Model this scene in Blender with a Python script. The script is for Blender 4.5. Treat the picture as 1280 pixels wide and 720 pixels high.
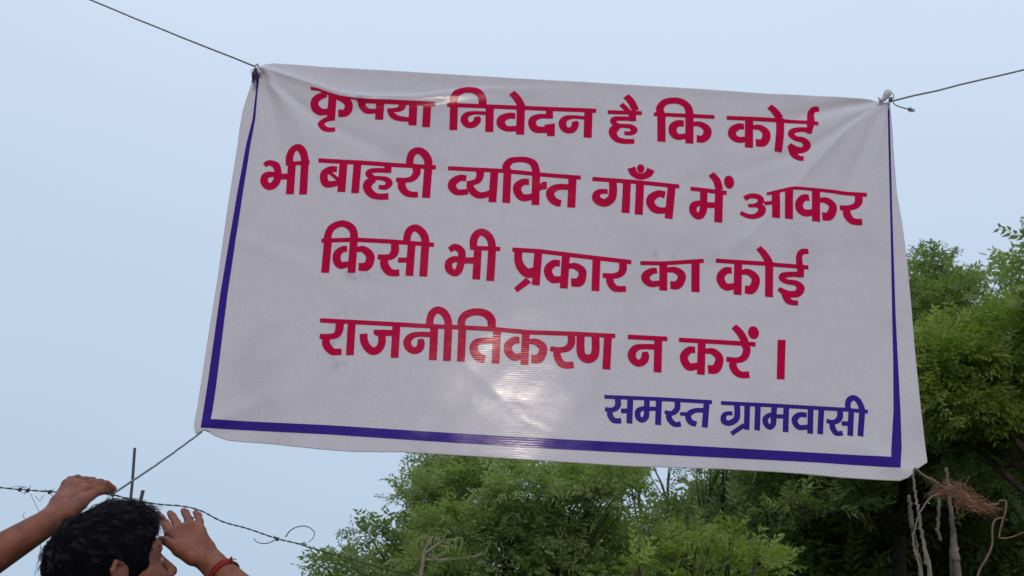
import bpy, bmesh, math, random
import numpy as np
from mathutils import Vector, Matrix, Quaternion
R = math.radians
SC = bpy.context.scene
COL = SC.collection
for o in list(bpy.data.objects): bpy.data.objects.remove(o)

# ------------------------------------------------------------------ camera
cam_d = bpy.data.cameras.new('camera'); cam = bpy.data.objects.new('camera', cam_d); COL.objects.link(cam)
cam_d.sensor_width = 36; cam_d.lens = 39.375; cam_d.clip_start = .05; cam_d.clip_end = 3000
PITCH, ROLL = R(23.4), R(3.2)
cp, sp, cr, sr = math.cos(PITCH), math.sin(PITCH), math.cos(ROLL), math.sin(ROLL)
fv = Vector((0, cp, sp)); rv0 = Vector((1, 0, 0)); uv0 = Vector((0, -sp, cp))
rv = cr*rv0+sr*uv0; uv_ = -sr*rv0+cr*uv0
M = Matrix((rv, uv_, -fv)).transposed().to_4x4(); M.translation = Vector((0, 0, 1.30))
cam.matrix_world = M
SC.camera = cam
cam_d.dof.use_dof = True; cam_d.dof.focus_distance = 3.15; cam_d.dof.aperture_fstop = 11.0

# ------------------------------------------------------------------ world, sun, exposure
SUN_EL, SUN_AZ = R(17.8), R(180.2)        # low evening sun behind the photographer, veiled by cloud
W = bpy.data.worlds.new('World'); SC.world = W; W.use_nodes = True
wn, wl = W.node_tree.nodes, W.node_tree.links
for n in list(wn): wn.remove(n)
wo = wn.new('ShaderNodeOutputWorld'); bg = wn.new('ShaderNodeBackground'); bg.inputs[1].default_value = .1
sky = wn.new('ShaderNodeTexSky'); sky.sky_type = 'NISHITA'; sky.sun_disc = False
sky.sun_elevation = SUN_EL; sky.sun_rotation = SUN_AZ; sky.dust_density = 2.0
tc = wn.new('ShaderNodeTexCoord'); mp = wn.new('ShaderNodeMapping'); mp.inputs['Scale'].default_value = (1, 1, 2.2)
nz = wn.new('ShaderNodeTexNoise'); nz.inputs['Scale'].default_value = 1.5; nz.inputs['Detail'].default_value = 4; nz.inputs['Roughness'].default_value = .45
cr_ = wn.new('ShaderNodeValToRGB')
# veil of even cloud: paler and brighter with height, mottled only faintly
cr_.color_ramp.elements[0].position = .10; cr_.color_ramp.elements[0].color = (.475, .60, .755, 1)
cr_.color_ramp.elements[1].position = .72; cr_.color_ramp.elements[1].color = (.73, .85, 1.02, 1)
e_ = cr_.color_ramp.elements.new(.42); e_.color = (.580, .705, .870, 1)
mul = wn.new('ShaderNodeVectorMath'); mul.operation = 'SCALE'; mul.inputs['Scale'].default_value = 10.0
mix = wn.new('ShaderNodeMix'); mix.data_type = 'RGBA'; mix.inputs[0].default_value = .93
wl.new(tc.outputs['Generated'], mp.inputs[0]); wl.new(mp.outputs[0], nz.inputs['Vector'])
sz = wn.new('ShaderNodeSeparateXYZ'); wl.new(tc.outputs['Generated'], sz.inputs[0])
md_ = wn.new('ShaderNodeMath'); md_.operation = 'MULTIPLY_ADD'; wl.new(nz.outputs['Fac'], md_.inputs[0]); md_.inputs[1].default_value = .22; md_.inputs[2].default_value = -.11
ad_ = wn.new('ShaderNodeMath'); wl.new(sz.outputs[2], ad_.inputs[0]); wl.new(md_.outputs[0], ad_.inputs[1]); wl.new(ad_.outputs[0], cr_.inputs[0]); wl.new(cr_.outputs[0], mul.inputs[0])
wl.new(sky.outputs[0], mix.inputs[6]); wl.new(mul.outputs[0], mix.inputs[7])
wl.new(mix.outputs[2], bg.inputs[0]); wl.new(bg.outputs[0], wo.inputs[0])
sd = bpy.data.lights.new('sun', 'SUN'); sd.energy = .9; sd.angle = R(1.4); sd.color = (1, .84, .72)
sun = bpy.data.objects.new('sun', sd); COL.objects.link(sun)
sdir = Vector((math.sin(SUN_AZ)*math.cos(SUN_EL), math.cos(SUN_AZ)*math.cos(SUN_EL), math.sin(SUN_EL)))
sun.rotation_euler = (-sdir).to_track_quat('-Z', 'Y').to_euler()
vs = SC.view_settings; vs.view_transform = 'Standard'; vs.look = 'None'; vs.exposure = 0; vs.gamma = 1

# ------------------------------------------------------------------ helpers
def link(o, parent=None):
    COL.objects.link(o)
    if parent is not None: o.parent = parent
    return o
def tag(o, label=None, cat=None, group=None, kind=None):
    if label: o['label'] = label
    if cat: o['category'] = cat
    if group: o['group'] = group
    if kind: o['kind'] = kind
    return o
def empty(name, loc):
    o = bpy.data.objects.new(name, None); o.location = loc; o.empty_display_size = .1; COL.objects.link(o); return o
def np_mesh(name, V, F, mat, parent=None, smooth=True, shift=None):
    """V (n,3), F (m,3|4) arrays -> object; shift: parent position to subtract"""
    V = np.asarray(V, np.float32)
    if parent is not None: V = V-np.array(parent.location, np.float32)
    me = bpy.data.meshes.new(name)
    if isinstance(F, np.ndarray):
        k = F.shape[1]; me.vertices.add(len(V)); me.vertices.foreach_set('co', V.ravel())
        me.loops.add(F.size); me.loops.foreach_set('vertex_index', F.astype(np.int32).ravel())
        me.polygons.add(len(F)); me.polygons.foreach_set('loop_start', np.arange(0, F.size, k, dtype=np.int32))
        me.polygons.foreach_set('loop_total', np.full(len(F), k, np.int32)); me.update(calc_edges=True)
    else:
        me.from_pydata(V.tolist(), [], F)
    me.polygons.foreach_set('use_smooth', np.full(len(me.polygons), smooth)); me.materials.append(mat); me.update()
    return link(bpy.data.objects.new(name, me), parent)
class MB:
    """collects tubes into one mesh"""
    def __init__(s): s.v = []; s.f = []; s.n = 0
    def tube(s, pts, rad, sides=8, cap=True, jitter=0, rng=None, twist=0):
        P = np.array([tuple(p) for p in pts], float); n = len(P)
        rad = np.full(n, float(rad)) if np.isscalar(rad) else np.interp(np.linspace(0, 1, n), np.linspace(0, 1, len(rad)), rad)
        T = np.gradient(P, axis=0); T /= np.linalg.norm(T, axis=1)[:, None]+1e-12
        a = np.array([0, 0, 1.]) if abs(T[0][2]) < .9 else np.array([1., 0, 0])
        u = np.cross(T[0], a); u /= np.linalg.norm(u); base = s.n
        for i in range(n):
            u = u-T[i]*np.dot(u, T[i]); u /= np.linalg.norm(u)+1e-12; w = np.cross(T[i], u)
            for k in range(sides):
                th = 2*math.pi*k/sides+twist*i
                r = rad[i]*(1+(rng.uniform(-jitter, jitter) if jitter else 0))
                s.v.append(P[i]+r*(math.cos(th)*u+math.sin(th)*w))
        for i in range(n-1):
            for k in range(sides):
                a0 = base+i*sides+k; a1 = base+i*sides+(k+1) % sides
                s.f.append((a0, a1, a1+sides, a0+sides))
        if cap:
            s.f.append(tuple(base+k for k in range(sides))[::-1]); s.f.append(tuple(base+(n-1)*sides+k for k in range(sides)))
        s.n = base+n*sides
        return s
    def build(s, name, mat, parent=None, smooth=True): return np_mesh(name, s.v, s.f, mat, parent, smooth)
def smooth_path(pts, n=6):
    """Catmull-Rom through the points"""
    P = [np.array(p, float) for p in pts]
    if len(P) < 3: return [P[0]+(P[-1]-P[0])*t for t in np.linspace(0, 1, n+1)]
    Q = [2*P[0]-P[1]]+P+[2*P[-1]-P[-2]]; out = []
    for i in range(1, len(Q)-2):
        for t in np.linspace(0, 1, n, endpoint=False):
            out.append(.5*((2*Q[i])+(-Q[i-1]+Q[i+1])*t+(2*Q[i-1]-5*Q[i]+4*Q[i+1]-Q[i+2])*t*t+(-Q[i-1]+3*Q[i]-3*Q[i+1]+Q[i+2])*t**3))
    return out+[P[-1]]
# ------------------------------------------------------------------ materials
def mat(name, col, rough=.6, spec=.5, var=None, vscale=8, bump=0, bscale=60, coords='Object', **kw):
    m = bpy.data.materials.new(name); m.use_nodes = True; n, l = m.node_tree.nodes, m.node_tree.links
    b = n['Principled BSDF']; b.inputs['Base Color'].default_value = (*col, 1); b.inputs['Roughness'].default_value = rough
    b.inputs['Specular IOR Level'].default_value = spec
    for k, v in kw.items(): b.inputs[k.replace('_', ' ')].default_value = v
    t = n.new('ShaderNodeTexCoord')
    if var:
        z = n.new('ShaderNodeTexNoise'); z.inputs['Scale'].default_value = vscale; z.inputs['Detail'].default_value = 6
        r = n.new('ShaderNodeValToRGB'); r.color_ramp.elements[0].position = .35; r.color_ramp.elements[1].position = .68
        r.color_ramp.elements[0].color = (*col, 1); r.color_ramp.elements[1].color = (*var, 1)
        l.new(t.outputs[coords], z.inputs['Vector']); l.new(z.outputs['Fac'], r.inputs[0]); l.new(r.outputs[0], b.inputs['Base Color'])
    if bump:
        z = n.new('ShaderNodeTexNoise'); z.inputs['Scale'].default_value = bscale; z.inputs['Detail'].default_value = 4
        q = n.new('ShaderNodeBump'); q.inputs['Strength'].default_value = bump; q.inputs['Distance'].default_value = .002
        l.new(t.outputs[coords], z.inputs['Vector']); l.new(z.outputs['Fac'], q.inputs['Height']); l.new(q.outputs[0], b.inputs['Normal'])
    return m

# ------------------------------------------------------------------ ground
def ground():
    n = 90; s = np.linspace(-1, 1, n); s = np.sign(s)*np.abs(s)**2.6*900
    X, Y = np.meshgrid(s, s); Z = .03*np.sin(X*.9)*np.cos(Y*.7)*np.exp(-(X*X+Y*Y)/900)-.0
    V = np.stack([X.ravel(), Y.ravel(), Z.ravel()], 1); i = np.arange((n-1)*n).reshape(n-1, n)[:, :-1].ravel()
    F = np.stack([i, i+1, i+n+1, i+n], 1)
    m = mat('soil_and_grass', (.10, .075, .045), .95, .2, var=(.055, .075, .025), vscale=.6, bump=.8, bscale=9)
    tag(np_mesh('ground', V, F, m), kind='structure')
ground()

# ------------------------------------------------------------------ banner
CREASES = [([(-0.8337, 3.3056), (-0.7388, 3.2788), (-0.6387, 3.2465), (-0.5735, 3.227), (-0.5097, 3.2194)], 0.012, 0.01, 0.01, 0.022, 1), ([(-0.5097, 3.2194), (-0.3347, 3.2309), (-0.1357, 3.2708), (0.1166, 3.2904), (0.3195, 3.2799)], 0.0085, 0.0004, 0.024, 0.05, 2), ([(-0.827, 3.294), (-0.7548, 3.2092), (-0.6939, 3.1253), (-0.6495, 3.0278), (-0.5996, 2.9191)], 0.012, 0.001, 0.012, 0.05, 0), ([(-0.8249, 3.2791), (-0.7817, 3.1487), (-0.7293, 2.9804), (-0.6717, 2.8189)], -0.01, 0.0, 0.014, 0.05, 0), ([(1.1485, 3.3224), (1.0295, 3.2938), (0.9005, 3.2527), (0.7467, 3.19), (0.6205, 3.1528)], -0.014, -0.001, 0.012, 0.045, 0), ([(1.1398, 3.3099), (1.0237, 3.208), (0.8891, 3.0418), (0.7722, 2.8961), (0.6843, 2.7965)], 0.01, 0.0025, 0.01, 0.02, 1), ([(1.1419, 3.3041), (1.103, 3.0979), (1.0814, 2.8211), (1.0689, 2.512)], 0.01, 0.0, 0.012, 0.05, 0), ([(0.6843, 2.7965), (0.5157, 2.7071), (0.3738, 2.6595), (0.2335, 2.6124)], 0.002, 0.0005, 0.03, 0.05, 0), ([(0.14, 2.6067), (-0.0409, 2.4951), (-0.2113, 2.3147)], 0.0008, 0.0003, 0.05, 0.06, 0), ([(-0.3998, 2.8632), (-0.1919, 2.6636), (-0.0838, 2.4431)], 0.0009, 0.0004, 0.06, 0.07, 0), ([(1.1424, 3.3101), (0.9195, 3.1433), (0.6916, 3.0292), (0.4209, 2.9424)], -0.007, -0.0005, 0.01, 0.035, 0), ([(1.1465, 3.2985), (1.01, 3.0075), (0.92, 2.7319), (0.8586, 2.4748)], -0.006, -0.0005, 0.012, 0.05, 0), ([(-0.8312, 3.2877), (-0.6248, 3.1298), (-0.3643, 3.0038), (-0.0654, 2.9254)], -0.007, -0.0005, 0.01, 0.045, 0), ([(-0.8295, 3.2758), (-0.7778, 2.9773), (-0.7644, 2.6284)], 0.006, 0.0005, 0.01, 0.04, 0), ([(-0.5561, 2.9635), (-0.3003, 2.8288), (-0.01, 2.7932), (0.2767, 2.8245)], 0.001, 0.0006, 0.03, 0.03, 0), ([(0.0046, 2.9854), (0.2753, 2.9058), (0.5184, 2.9486), (0.7661, 3.048)], 0.0016, 0.0015, 0.025, 0.03, 0), ([(0.2821, 2.5145), (0.4909, 2.5773), (0.7476, 2.5802), (0.988, 2.6842)], 0.001, 0.0008, 0.03, 0.035, 0), ([(-0.8107, 2.7037), (-0.613, 2.6377), (-0.4362, 2.5212)], 0.0022, 0.001, 0.025, 0.03, 0), ([(-0.8112, 2.1397), (-0.6718, 2.2171), (-0.4777, 2.2753)], 0.006, 0.0, 0.02, 0.05, 0), ([(1.1144, 2.1145), (0.9978, 2.1755), (0.8221, 2.2112)], 0.006, 0.0, 0.02, 0.05, 0), ([(-0.1734, 2.4133), (-0.0523, 2.3003), (0.0649, 2.202), (0.2445, 2.1323)], 0.00035, 0.0003, 0.022, 0.02, 0), ([(-0.0718, 2.2521), (0.107, 2.2625), (0.287, 2.2264)], -0.0002, -0.0002, 0.018, 0.02, 0), ([(-0.5975, 3.3274), (-0.1393, 3.3276), (0.3699, 3.3251), (0.8788, 3.3227)], 0.003, 0.003, 0.025, 0.025, 0)]
EDGES = {'top':[-8365,33038,-8251,33207,-7959,33282,-6990,33271,-5965,33236,-3933,33241,-2228,33226,-118,33223,1917,33240,3697,33224,5729,33205,7761,33168,10059,33218,11046,33221,11629,33141],'right':[11629,33141,11630,32157,11594,31001,11573,29878,11651,28791,11688,27546,11687,26183,11670,24812,11677,23250,11704,21861,11716,21452],'bottom':[-8467,21118,-8340,21155,-8235,21207,-8096,21159,-7932,21071,-7541,20959,-7166,20946,-6396,20934,-5069,20863,-4079,20841,-2704,20913,-1495,20908,42,20889,1577,20873,3484,20861,5856,20927,7065,20936,8164,20929,9262,20886,10361,20877,10909,20887,11149,20987,11374,21216,11716,21452],'left':[-8365,33038,-8484,32856,-8526,32617,-8616,32016,-8680,31482,-8681,30846,-8658,30275,-8637,28199,-8575,25789,-8563,24093,-8541,22535,-8532,21790,-8546,21376,-8467,21118]}
BORDER = [[-8399,32870,-8363,32875,-8309,32175,-8243,31213,-8261,30297,-8248,28575,-8211,25306,-8109,22562,-8092,21527,-4864,21556,-1541,21528,1554,21514,5094,21542,8638,21545,10711,21541,10897,22900,11004,24285,11100,25917,11282,28762,11418,30988,11523,32731,11574,32982,11590,32741,11482,30993,11349,28768,11199,25924,11142,24294,11094,22911,11035,21823,10934,21249,8623,21274,5091,21248,1564,21232,-1521,21256,-4834,21295,-7259,21281,-8337,21282,-8353,22547,-8418,25293,-8416,28566,-8389,30290,-8324,31212,-8367,32176,-8423,32865]]
WORDS = [
('r',[('P',[-6669,32455,-6409,32393,-6060,32272,-5715,32180,-5417,32142,-5155,32083,-4164,32138,-2721,32165,-2722,32011,-4153,31993,-5105,31948,-5187,32039,-5411,32076,-5708,32095,-6052,32174,-6403,32314,-6659,32340]),('C',[-6129,32190,152,-6302,32149,224,-6470,32000,250,-6462,31774,258,-6328,31622,248,-6135,31589,221,-5948,31669,195]),('L',[-5950,32210,260,-5910,31304,256]),('C',[-5836,32117,116,-5643,32072,197,-5452,31955,250,-5405,31774,258,-5482,31598,266,-5711,31564,266]),('C',[-5893,31392,177,-6079,31323,159,-6203,31179,202,-6090,31012,202,-5921,30971,184,-5745,31011,158]),('C',[-5017,32000,241,-4973,31842,222,-4814,31707,204,-4537,31718,160]),('L',[-4443,32078,259,-4420,31418,256]),('C',[-3743,32085,223,-3751,31931,223,-3867,31822,169,-4201,31776,116]),('C',[-4132,31757,133,-4014,31605,204,-3818,31506,195,-3454,31480,159]),('L',[-3410,32107,259,-3370,31283,256]),('L',[-2972,32119,250,-2944,31244,247])]),
('r',[('L',[-2356,32094,147,-1153,32124,147,102,32157,148,1946,32202,148,2332,32202,148]),('L',[-2137,32137,250,-2091,31195,246]),('C',[-2145,32067,250,-2161,32295,242,-2060,32536,243,-1837,32656,234,-1586,32670,235,-1369,32566,243,-1260,32367,251,-1243,32098,250]),('L',[-1012,32149,259,-977,31207,255]),('C',[-1096,31875,133,-1492,31862,133,-1715,31773,195,-1778,31594,239,-1671,31423,221,-1485,31436,221,-1371,31604,230,-1400,31733,178]),('L',[-37,32098,259,-14,31181,255]),('C',[-196,31843,222,-425,31826,222,-618,31691,266,-616,31498,265,-442,31367,203,-111,31390,194]),('C',[-352,32668,225,-187,32492,243,-50,32266,251,-10,32052,259]),('P',[758,32228,980,32234,974,31831,745,31814]),('C',[984,31904,151,617,31892,169,391,31789,231,336,31615,248,436,31429,256,658,31397,230,926,31440,221]),('P',[713,31584,1051,31666,1064,31200,820,31188,804,31383]),('C',[1975,31922,125,1619,31933,134,1370,31859,196,1285,31668,248,1383,31461,221,1591,31461,221,1690,31661,222,1657,31780,178]),('L',[2088,32245,260,2084,31214,255])]),
('r',[('L',[2689,32181,143,3766,32208,143]),('C',[3260,32811,226,3431,32600,243,3572,32289,224]),('C',[3108,32496,171,3244,32357,171,3380,32203,161]),('P',[3351,32187,3590,32201,3583,31899,3354,31885]),('C',[3583,31986,161,3165,31971,161,2915,31942,178,2866,31832,178,3002,31719,151]),('C',[2960,31707,151,3210,31707,151,3418,31695,169,3528,31581,213,3441,31466,159,3221,31442,133]),('C',[3085,31714,160,2900,31568,266,2869,31397,247,2988,31221,211,3217,31154,185,3539,31174,167])]),
('r',[('L',[4139,32192,139,5382,32203,139,6044,32205,139]),('L',[4377,32240,260,4380,31209,256]),('C',[4356,32214,260,4336,32434,243,4483,32649,226,4736,32728,226,4988,32708,235,5185,32558,243,5258,32342,252,5264,32147,260]),('L',[5261,32244,260,5245,31194,256]),('C',[5086,31902,223,4898,31900,241,4743,31764,258,4750,31533,257,4895,31412,221,5165,31462,195]),('C',[5370,31911,152,5588,31914,196,5794,31768,249,5803,31552,257,5662,31383,248,5475,31385,265])]),
('r',[('L',[6430,32202,144,7993,32243,144,8951,32212,144,9311,32171,144]),('L',[7140,32200,260,7096,31163,256]),('C',[6971,31929,205,6794,31915,223,6611,31768,258,6605,31564,257,6767,31437,230,7030,31469,204]),('C',[7232,31926,152,7476,31932,205,7645,31784,258,7648,31555,258,7531,31365,266,7315,31362,274]),('C',[8131,32335,252,8089,31751,250,7997,31072,238]),('C',[7791,32712,208,7976,32525,244,8123,32311,252]),('C',[9380,32750,163,9220,32725,181,9111,32579,208,9090,32287,234,9048,32047,224]),('P',[8953,32147,9172,32154,9078,31783,8919,31773]),('C',[9085,31900,206,8762,31922,179,8509,31860,196,8434,31716,205,8576,31578,187,8783,31545,204,8916,31390,248,8797,31209,212,8588,31190,238,8462,31249,221,8359,31352,168]),('C',[8408,31288,221,8496,31021,238,8627,30894,193,8780,30877,167])]),
('r',[('C',[-7734,29567,154,-7597,29671,189,-7399,29615,232,-7296,29390,214,-7289,29110,238,-7374,28915,237,-7525,28861,237,-7662,29019,229,-7633,29216,222,-7465,29286,188,-7325,29284,171]),('L',[-7290,29231,205,-6916,29255,205]),('L',[-6914,29723,245,-6839,28646,241]),('L',[-7104,29692,137,-6850,29706,137,-6606,29729,138,-6376,29764,138]),('L',[-6522,29786,241,-6442,28658,236]),('C',[-6987,29708,232,-7012,29937,233,-6949,30167,225,-6794,30259,225,-6648,30147,234,-6558,29944,233,-6513,29740,232])]),
('r',[('L',[-6117,29843,151,-4850,29858,151,-3871,29849,151,-3260,29855,151,-2525,29850,151]),('L',[-5349,29871,245,-5304,28814,241]),('C',[-5518,29576,197,-5711,29562,214,-5877,29414,239,-5874,29209,239,-5775,29056,238,-5575,29070,204,-5382,29150,179]),('L',[-5793,29501,111,-5429,29215,111]),('L',[-4921,29877,241,-4887,28799,237]),('C',[-3867,29643,163,-4296,29623,163,-4503,29576,180,-4544,29466,197,-4391,29355,162]),('C',[-4429,29333,162,-4188,29359,145,-3981,29316,188,-3889,29196,204,-3995,29049,178,-4197,29049,144]),('C',[-4365,29305,213,-4524,29154,272,-4529,28971,255,-4373,28784,237,-4165,28717,203,-3869,28744,228]),('P',[-4102,29840,-3877,29834,-3867,29558,-4073,29544]),('C',[-3138,29863,241,-3097,29628,240,-3200,29417,205,-3416,29336,171,-3700,29335,154]),('C',[-3525,29291,239,-3494,29085,246,-3358,28911,229,-3171,28855,203,-2988,28876,195]),('L',[-2760,29887,250,-2742,28774,245]),('C',[-3318,29818,232,-3343,30060,225,-3289,30291,234,-3133,30392,235,-2951,30324,252,-2799,30113,251,-2754,29855,250])]),
('r',[('L',[-2157,29843,142,-1178,29852,142,-485,29862,142,620,29811,142,1907,29785,142]),('C',[-1573,29531,205,-1768,29532,223,-1960,29379,256,-1979,29191,255,-1814,29032,212,-1493,29073,195]),('C',[-1186,29846,241,-1165,29640,232,-1254,29450,197,-1552,29348,145]),('C',[-1463,29344,213,-1397,29154,238,-1226,29000,238,-1043,28981,212,-766,29093,195]),('L',[-734,29863,245,-739,28765,241]),('L',[-338,29952,246,-320,28771,241]),('C',[-360,29825,241,-380,30042,242,-259,30228,217,-16,30293,191,231,30292,208,441,30184,242,524,29962,241,543,29787,245]),('L',[542,29820,245,564,28758,241]),('C',[339,29531,214,164,29520,223,1,29373,256,11,29167,255,170,28986,246,491,29040,204]),('P',[654,29473,752,29556,882,29573,892,29316,783,29310,664,29248]),('C',[1570,29428,197,1266,29418,205,1066,29326,239,992,29163,255,1080,28972,255,1224,28881,246,1338,28866,229]),('L',[1657,29807,250,1649,28740,245])]),
('r',[('L',[2262,29766,142,3558,29737,142,4923,29664,142]),('C',[2886,29743,232,2903,29395,248,2854,29111,255,2655,28954,263,2431,29041,263,2395,29198,239,2498,29332,188,2741,29352,162]),('L',[3322,29722,249,3289,28653,245]),('L',[3725,29794,250,3687,28622,245]),('C',[3448,30229,260,3536,30029,233,3741,29934,216,3965,30036,233,4055,30210,251]),('D',[3739,30214,115,154]),('C',[4484,29339,239,4290,29373,231,4087,29231,256,4035,29049,255,4170,28842,254,4412,28803,212,4634,28861,212]),('L',[4691,29682,245,4588,28542,240])]),
('r',[('L',[5259,29607,142,6364,29524,142]),('C',[5665,29583,232,5656,29242,222,5643,28923,229,5559,28715,228,5438,28685,211,5331,28836,229,5357,29032,230,5504,29118,187,5666,29129,170]),('L',[5645,29073,196,6050,29085,196]),('L',[6137,29614,249,6082,28508,245]),('C',[5902,30163,217,6068,29938,242,6141,29615,241]),('D',[6446,29907,156,232])]),
('r',[('L',[7582,29560,95,7951,29674,112,8315,29787,104,8605,29813,104,9016,29805,112,9667,29766,121,10639,29705,142]),('C',[6899,29364,171,7093,29467,163,7327,29444,189,7399,29311,188,7264,29166,145,7001,29124,111]),('C',[7245,29175,128,7409,29073,230,7373,28887,221,7169,28768,170,6949,28784,153,6763,28878,136]),('L',[7496,29233,128,7770,29270,128]),('L',[7861,29656,250,7831,28759,246]),('L',[8263,29774,250,8223,28751,246]),('L',[9093,29791,250,9036,28709,246]),('C',[8870,29516,223,8694,29490,232,8563,29313,240,8573,29097,247,8729,28979,238,8993,29030,205]),('C',[9179,29451,155,9402,29443,215,9566,29299,248,9555,29097,256,9434,28915,272,9232,28897,272]),('C',[10386,29711,233,10377,29479,232,10265,29315,197,10042,29241,188,9795,29241,171]),('C',[9993,29217,214,10003,28986,239,10109,28815,230,10245,28767,221,10428,28774,213])]),
('r',[('L',[-5516,27172,239,-5480,26128,234]),('C',[-5518,27115,230,-5537,27346,223,-5448,27608,224,-5166,27758,216,-4905,27662,232,-4780,27458,232,-4760,27196,239]),('L',[-5713,27160,140,-5008,27224,140,-4695,27252,140,-3626,27255,140,-3229,27244,140,-2377,27222,140]),('L',[-4757,27240,235,-4713,26177,231]),('C',[-4921,26937,189,-5061,26915,205,-5193,26756,237,-5180,26541,236,-5055,26398,227,-4806,26455,187]),('C',[-4641,26932,164,-4446,26952,213,-4244,26790,253,-4212,26597,253,-4291,26408,268,-4527,26377,252]),('C',[-3536,27216,231,-3516,26922,246,-3620,26763,212,-3813,26730,180,-4002,26735,163]),('C',[-3806,26653,228,-3768,26466,252,-3634,26289,243,-3493,26246,219,-3318,26261,211]),('L',[-3394,26665,163,-3062,26685,163]),('L',[-3040,27246,235,-3018,26182,231]),('L',[-2635,27236,239,-2612,26186,235]),('C',[-3179,27212,222,-3191,27442,223,-3127,27657,232,-2963,27743,233,-2787,27635,241,-2668,27444,240,-2629,27201,239])]),
('r',[('C',[-1913,27088,173,-1743,27196,214,-1556,27068,230,-1532,26831,221,-1552,26613,220,-1609,26415,219,-1722,26352,211,-1875,26470,228,-1894,26676,220,-1754,26794,204,-1556,26786,188]),('L',[-1516,26771,204,-1144,26797,204]),('L',[-1072,27211,235,-1062,26191,231]),('L',[-1309,27203,140,-1131,27207,140,-412,27221,140]),('L',[-650,27240,239,-650,26171,235]),('C',[-1201,27193,214,-1220,27421,231,-1158,27637,232,-1006,27739,233,-822,27659,241,-699,27470,232,-654,27240,239])]),
('r',[('L',[-56,27226,140,728,27224,140,1442,27174,140,2313,27108,140,3479,27028,140]),('C',[128,27203,239,139,26897,238,233,26665,269,425,26491,301,658,26539,326]),('L',[720,27232,239,688,26115,234]),('P',[393,26343,556,26197,155,25853,58,25989]),('L',[1541,27180,239,1509,26059,234]),('C',[1374,26864,205,1197,26854,229,1045,26692,245,1040,26518,244,1176,26332,243,1430,26347,203]),('C',[1613,26770,147,1809,26804,205,2008,26685,245,2044,26513,236,1960,26292,284,1718,26265,259]),('L',[2451,27147,239,2434,26030,234]),('C',[3223,27040,230,3233,26779,229,3148,26622,204,2953,26545,179,2639,26544,155]),('C',[2844,26504,220,2870,26325,227,2978,26168,219,3115,26134,194,3330,26156,186])]),
('r',[('L',[3743,27013,131,4406,27040,132,4919,27105,132,5624,27200,132]),('L',[4426,27059,239,4420,26170,235]),('C',[4240,26794,180,4070,26762,205,3914,26624,245,3914,26474,244,4072,26357,203,4319,26394,179]),('C',[4515,26833,156,4759,26847,205,4944,26731,245,4955,26562,245,4836,26371,260,4628,26358,252]),('L',[5378,27167,247,5366,26179,243])]),
('r',[('L',[5981,27229,136,7453,27220,136,7689,27203,136,8727,27175,136]),('L',[6647,27228,239,6597,26164,235]),('C',[6450,26936,205,6280,26925,222,6130,26765,237,6126,26571,245,6267,26400,236,6542,26447,187]),('C',[6732,26901,156,6950,26914,214,7129,26761,246,7134,26567,245,7009,26354,268,6818,26356,260]),('L',[7567,27218,240,7516,26149,235]),('C',[7265,27733,192,7425,27537,224,7547,27304,240,7564,27130,239]),('C',[8754,27699,167,8574,27678,183,8471,27532,183,8467,27292,199,8492,27077,206]),('P',[8390,27179,8604,27184,8571,26840,8365,26827]),('C',[8576,26931,173,8228,26918,173,7982,26874,189,7923,26772,189,8060,26677,164,8332,26636,188,8462,26494,237,8354,26307,220,8118,26277,211,7946,26344,187,7806,26435,130]),('C',[7994,26274,244,8069,26073,211,8203,26010,170,8359,26011,154])]),
('r',[('L',[-5452,24637,134,-4532,24641,134,-3382,24644,134,-2385,24643,134,-1543,24659,134,-392,24661,134,529,24626,134,1870,24655,134,3039,24658,134]),('C',[-4885,24641,236,-4869,24396,235,-4927,24229,203,-5129,24157,172,-5406,24149,164]),('C',[-5217,24099,211,-5184,23910,233,-5043,23744,217,-4924,23703,201,-4729,23723,194]),('L',[-4538,24661,228,-4484,23633,224]),('C',[-4163,24302,227,-4130,24093,226,-4015,23897,225,-3852,23790,233,-3689,23864,225,-3617,24062,218,-3640,24304,219]),('P',[-3891,24445,-3320,24467,-3318,24283,-3728,24259,-3812,24262,-3879,24323]),('L',[-3253,24656,228,-3215,23627,224]),('C',[-2231,24390,165,-2593,24377,157,-2797,24307,196,-2897,24146,226,-2843,23967,218,-2683,23875,210,-2537,23944,218,-2502,24109,211,-2536,24241,156]),('L',[-2166,24681,229,-2128,23622,224]),('L',[-1759,24684,229,-1730,23621,224]),('C',[-2288,24624,213,-2309,24837,213,-2246,25060,222,-2099,25160,223,-1920,25080,230,-1797,24879,221,-1758,24663,228]),('L',[-1362,24707,229,-1329,23623,224]),('C',[-1384,24644,221,-1399,24849,221,-1301,25050,222,-1019,25167,223,-728,25131,238,-557,24974,246,-521,24756,237,-515,24653,221]),('C',[-411,24324,180,-715,24293,180,-921,24233,203,-999,24074,234,-937,23884,249,-796,23760,256,-651,23737,233]),('L',[-358,24663,229,-349,23626,224]),('L',[467,24652,228,473,23624,224]),('C',[297,24367,204,141,24358,212,-15,24194,234,7,23993,234,166,23848,225,411,23894,187]),('C',[565,24341,141,771,24341,204,960,24209,242,975,24027,242,869,23839,264,661,23820,256]),('C',[1775,24604,213,1782,24379,220,1692,24210,196,1466,24136,172,1183,24161,156]),('C',[1372,24078,203,1405,23909,218,1517,23731,217,1670,23683,201,1866,23711,202]),('C',[2043,24619,228,2046,24231,235,2097,23998,234,2263,23911,265,2439,24011,242,2480,24257,227,2468,24645,229]),('L',[2828,24666,229,2796,23625,225])]),
('r',[('L',[3395,24651,142,4535,24661,142]),('C',[4190,24394,173,3826,24380,165,3617,24314,204,3515,24137,234,3562,23958,226,3707,23866,210,3859,23956,226,3904,24109,219,3888,24229,157]),('L',[4274,24653,229,4250,23627,225])]),
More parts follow.
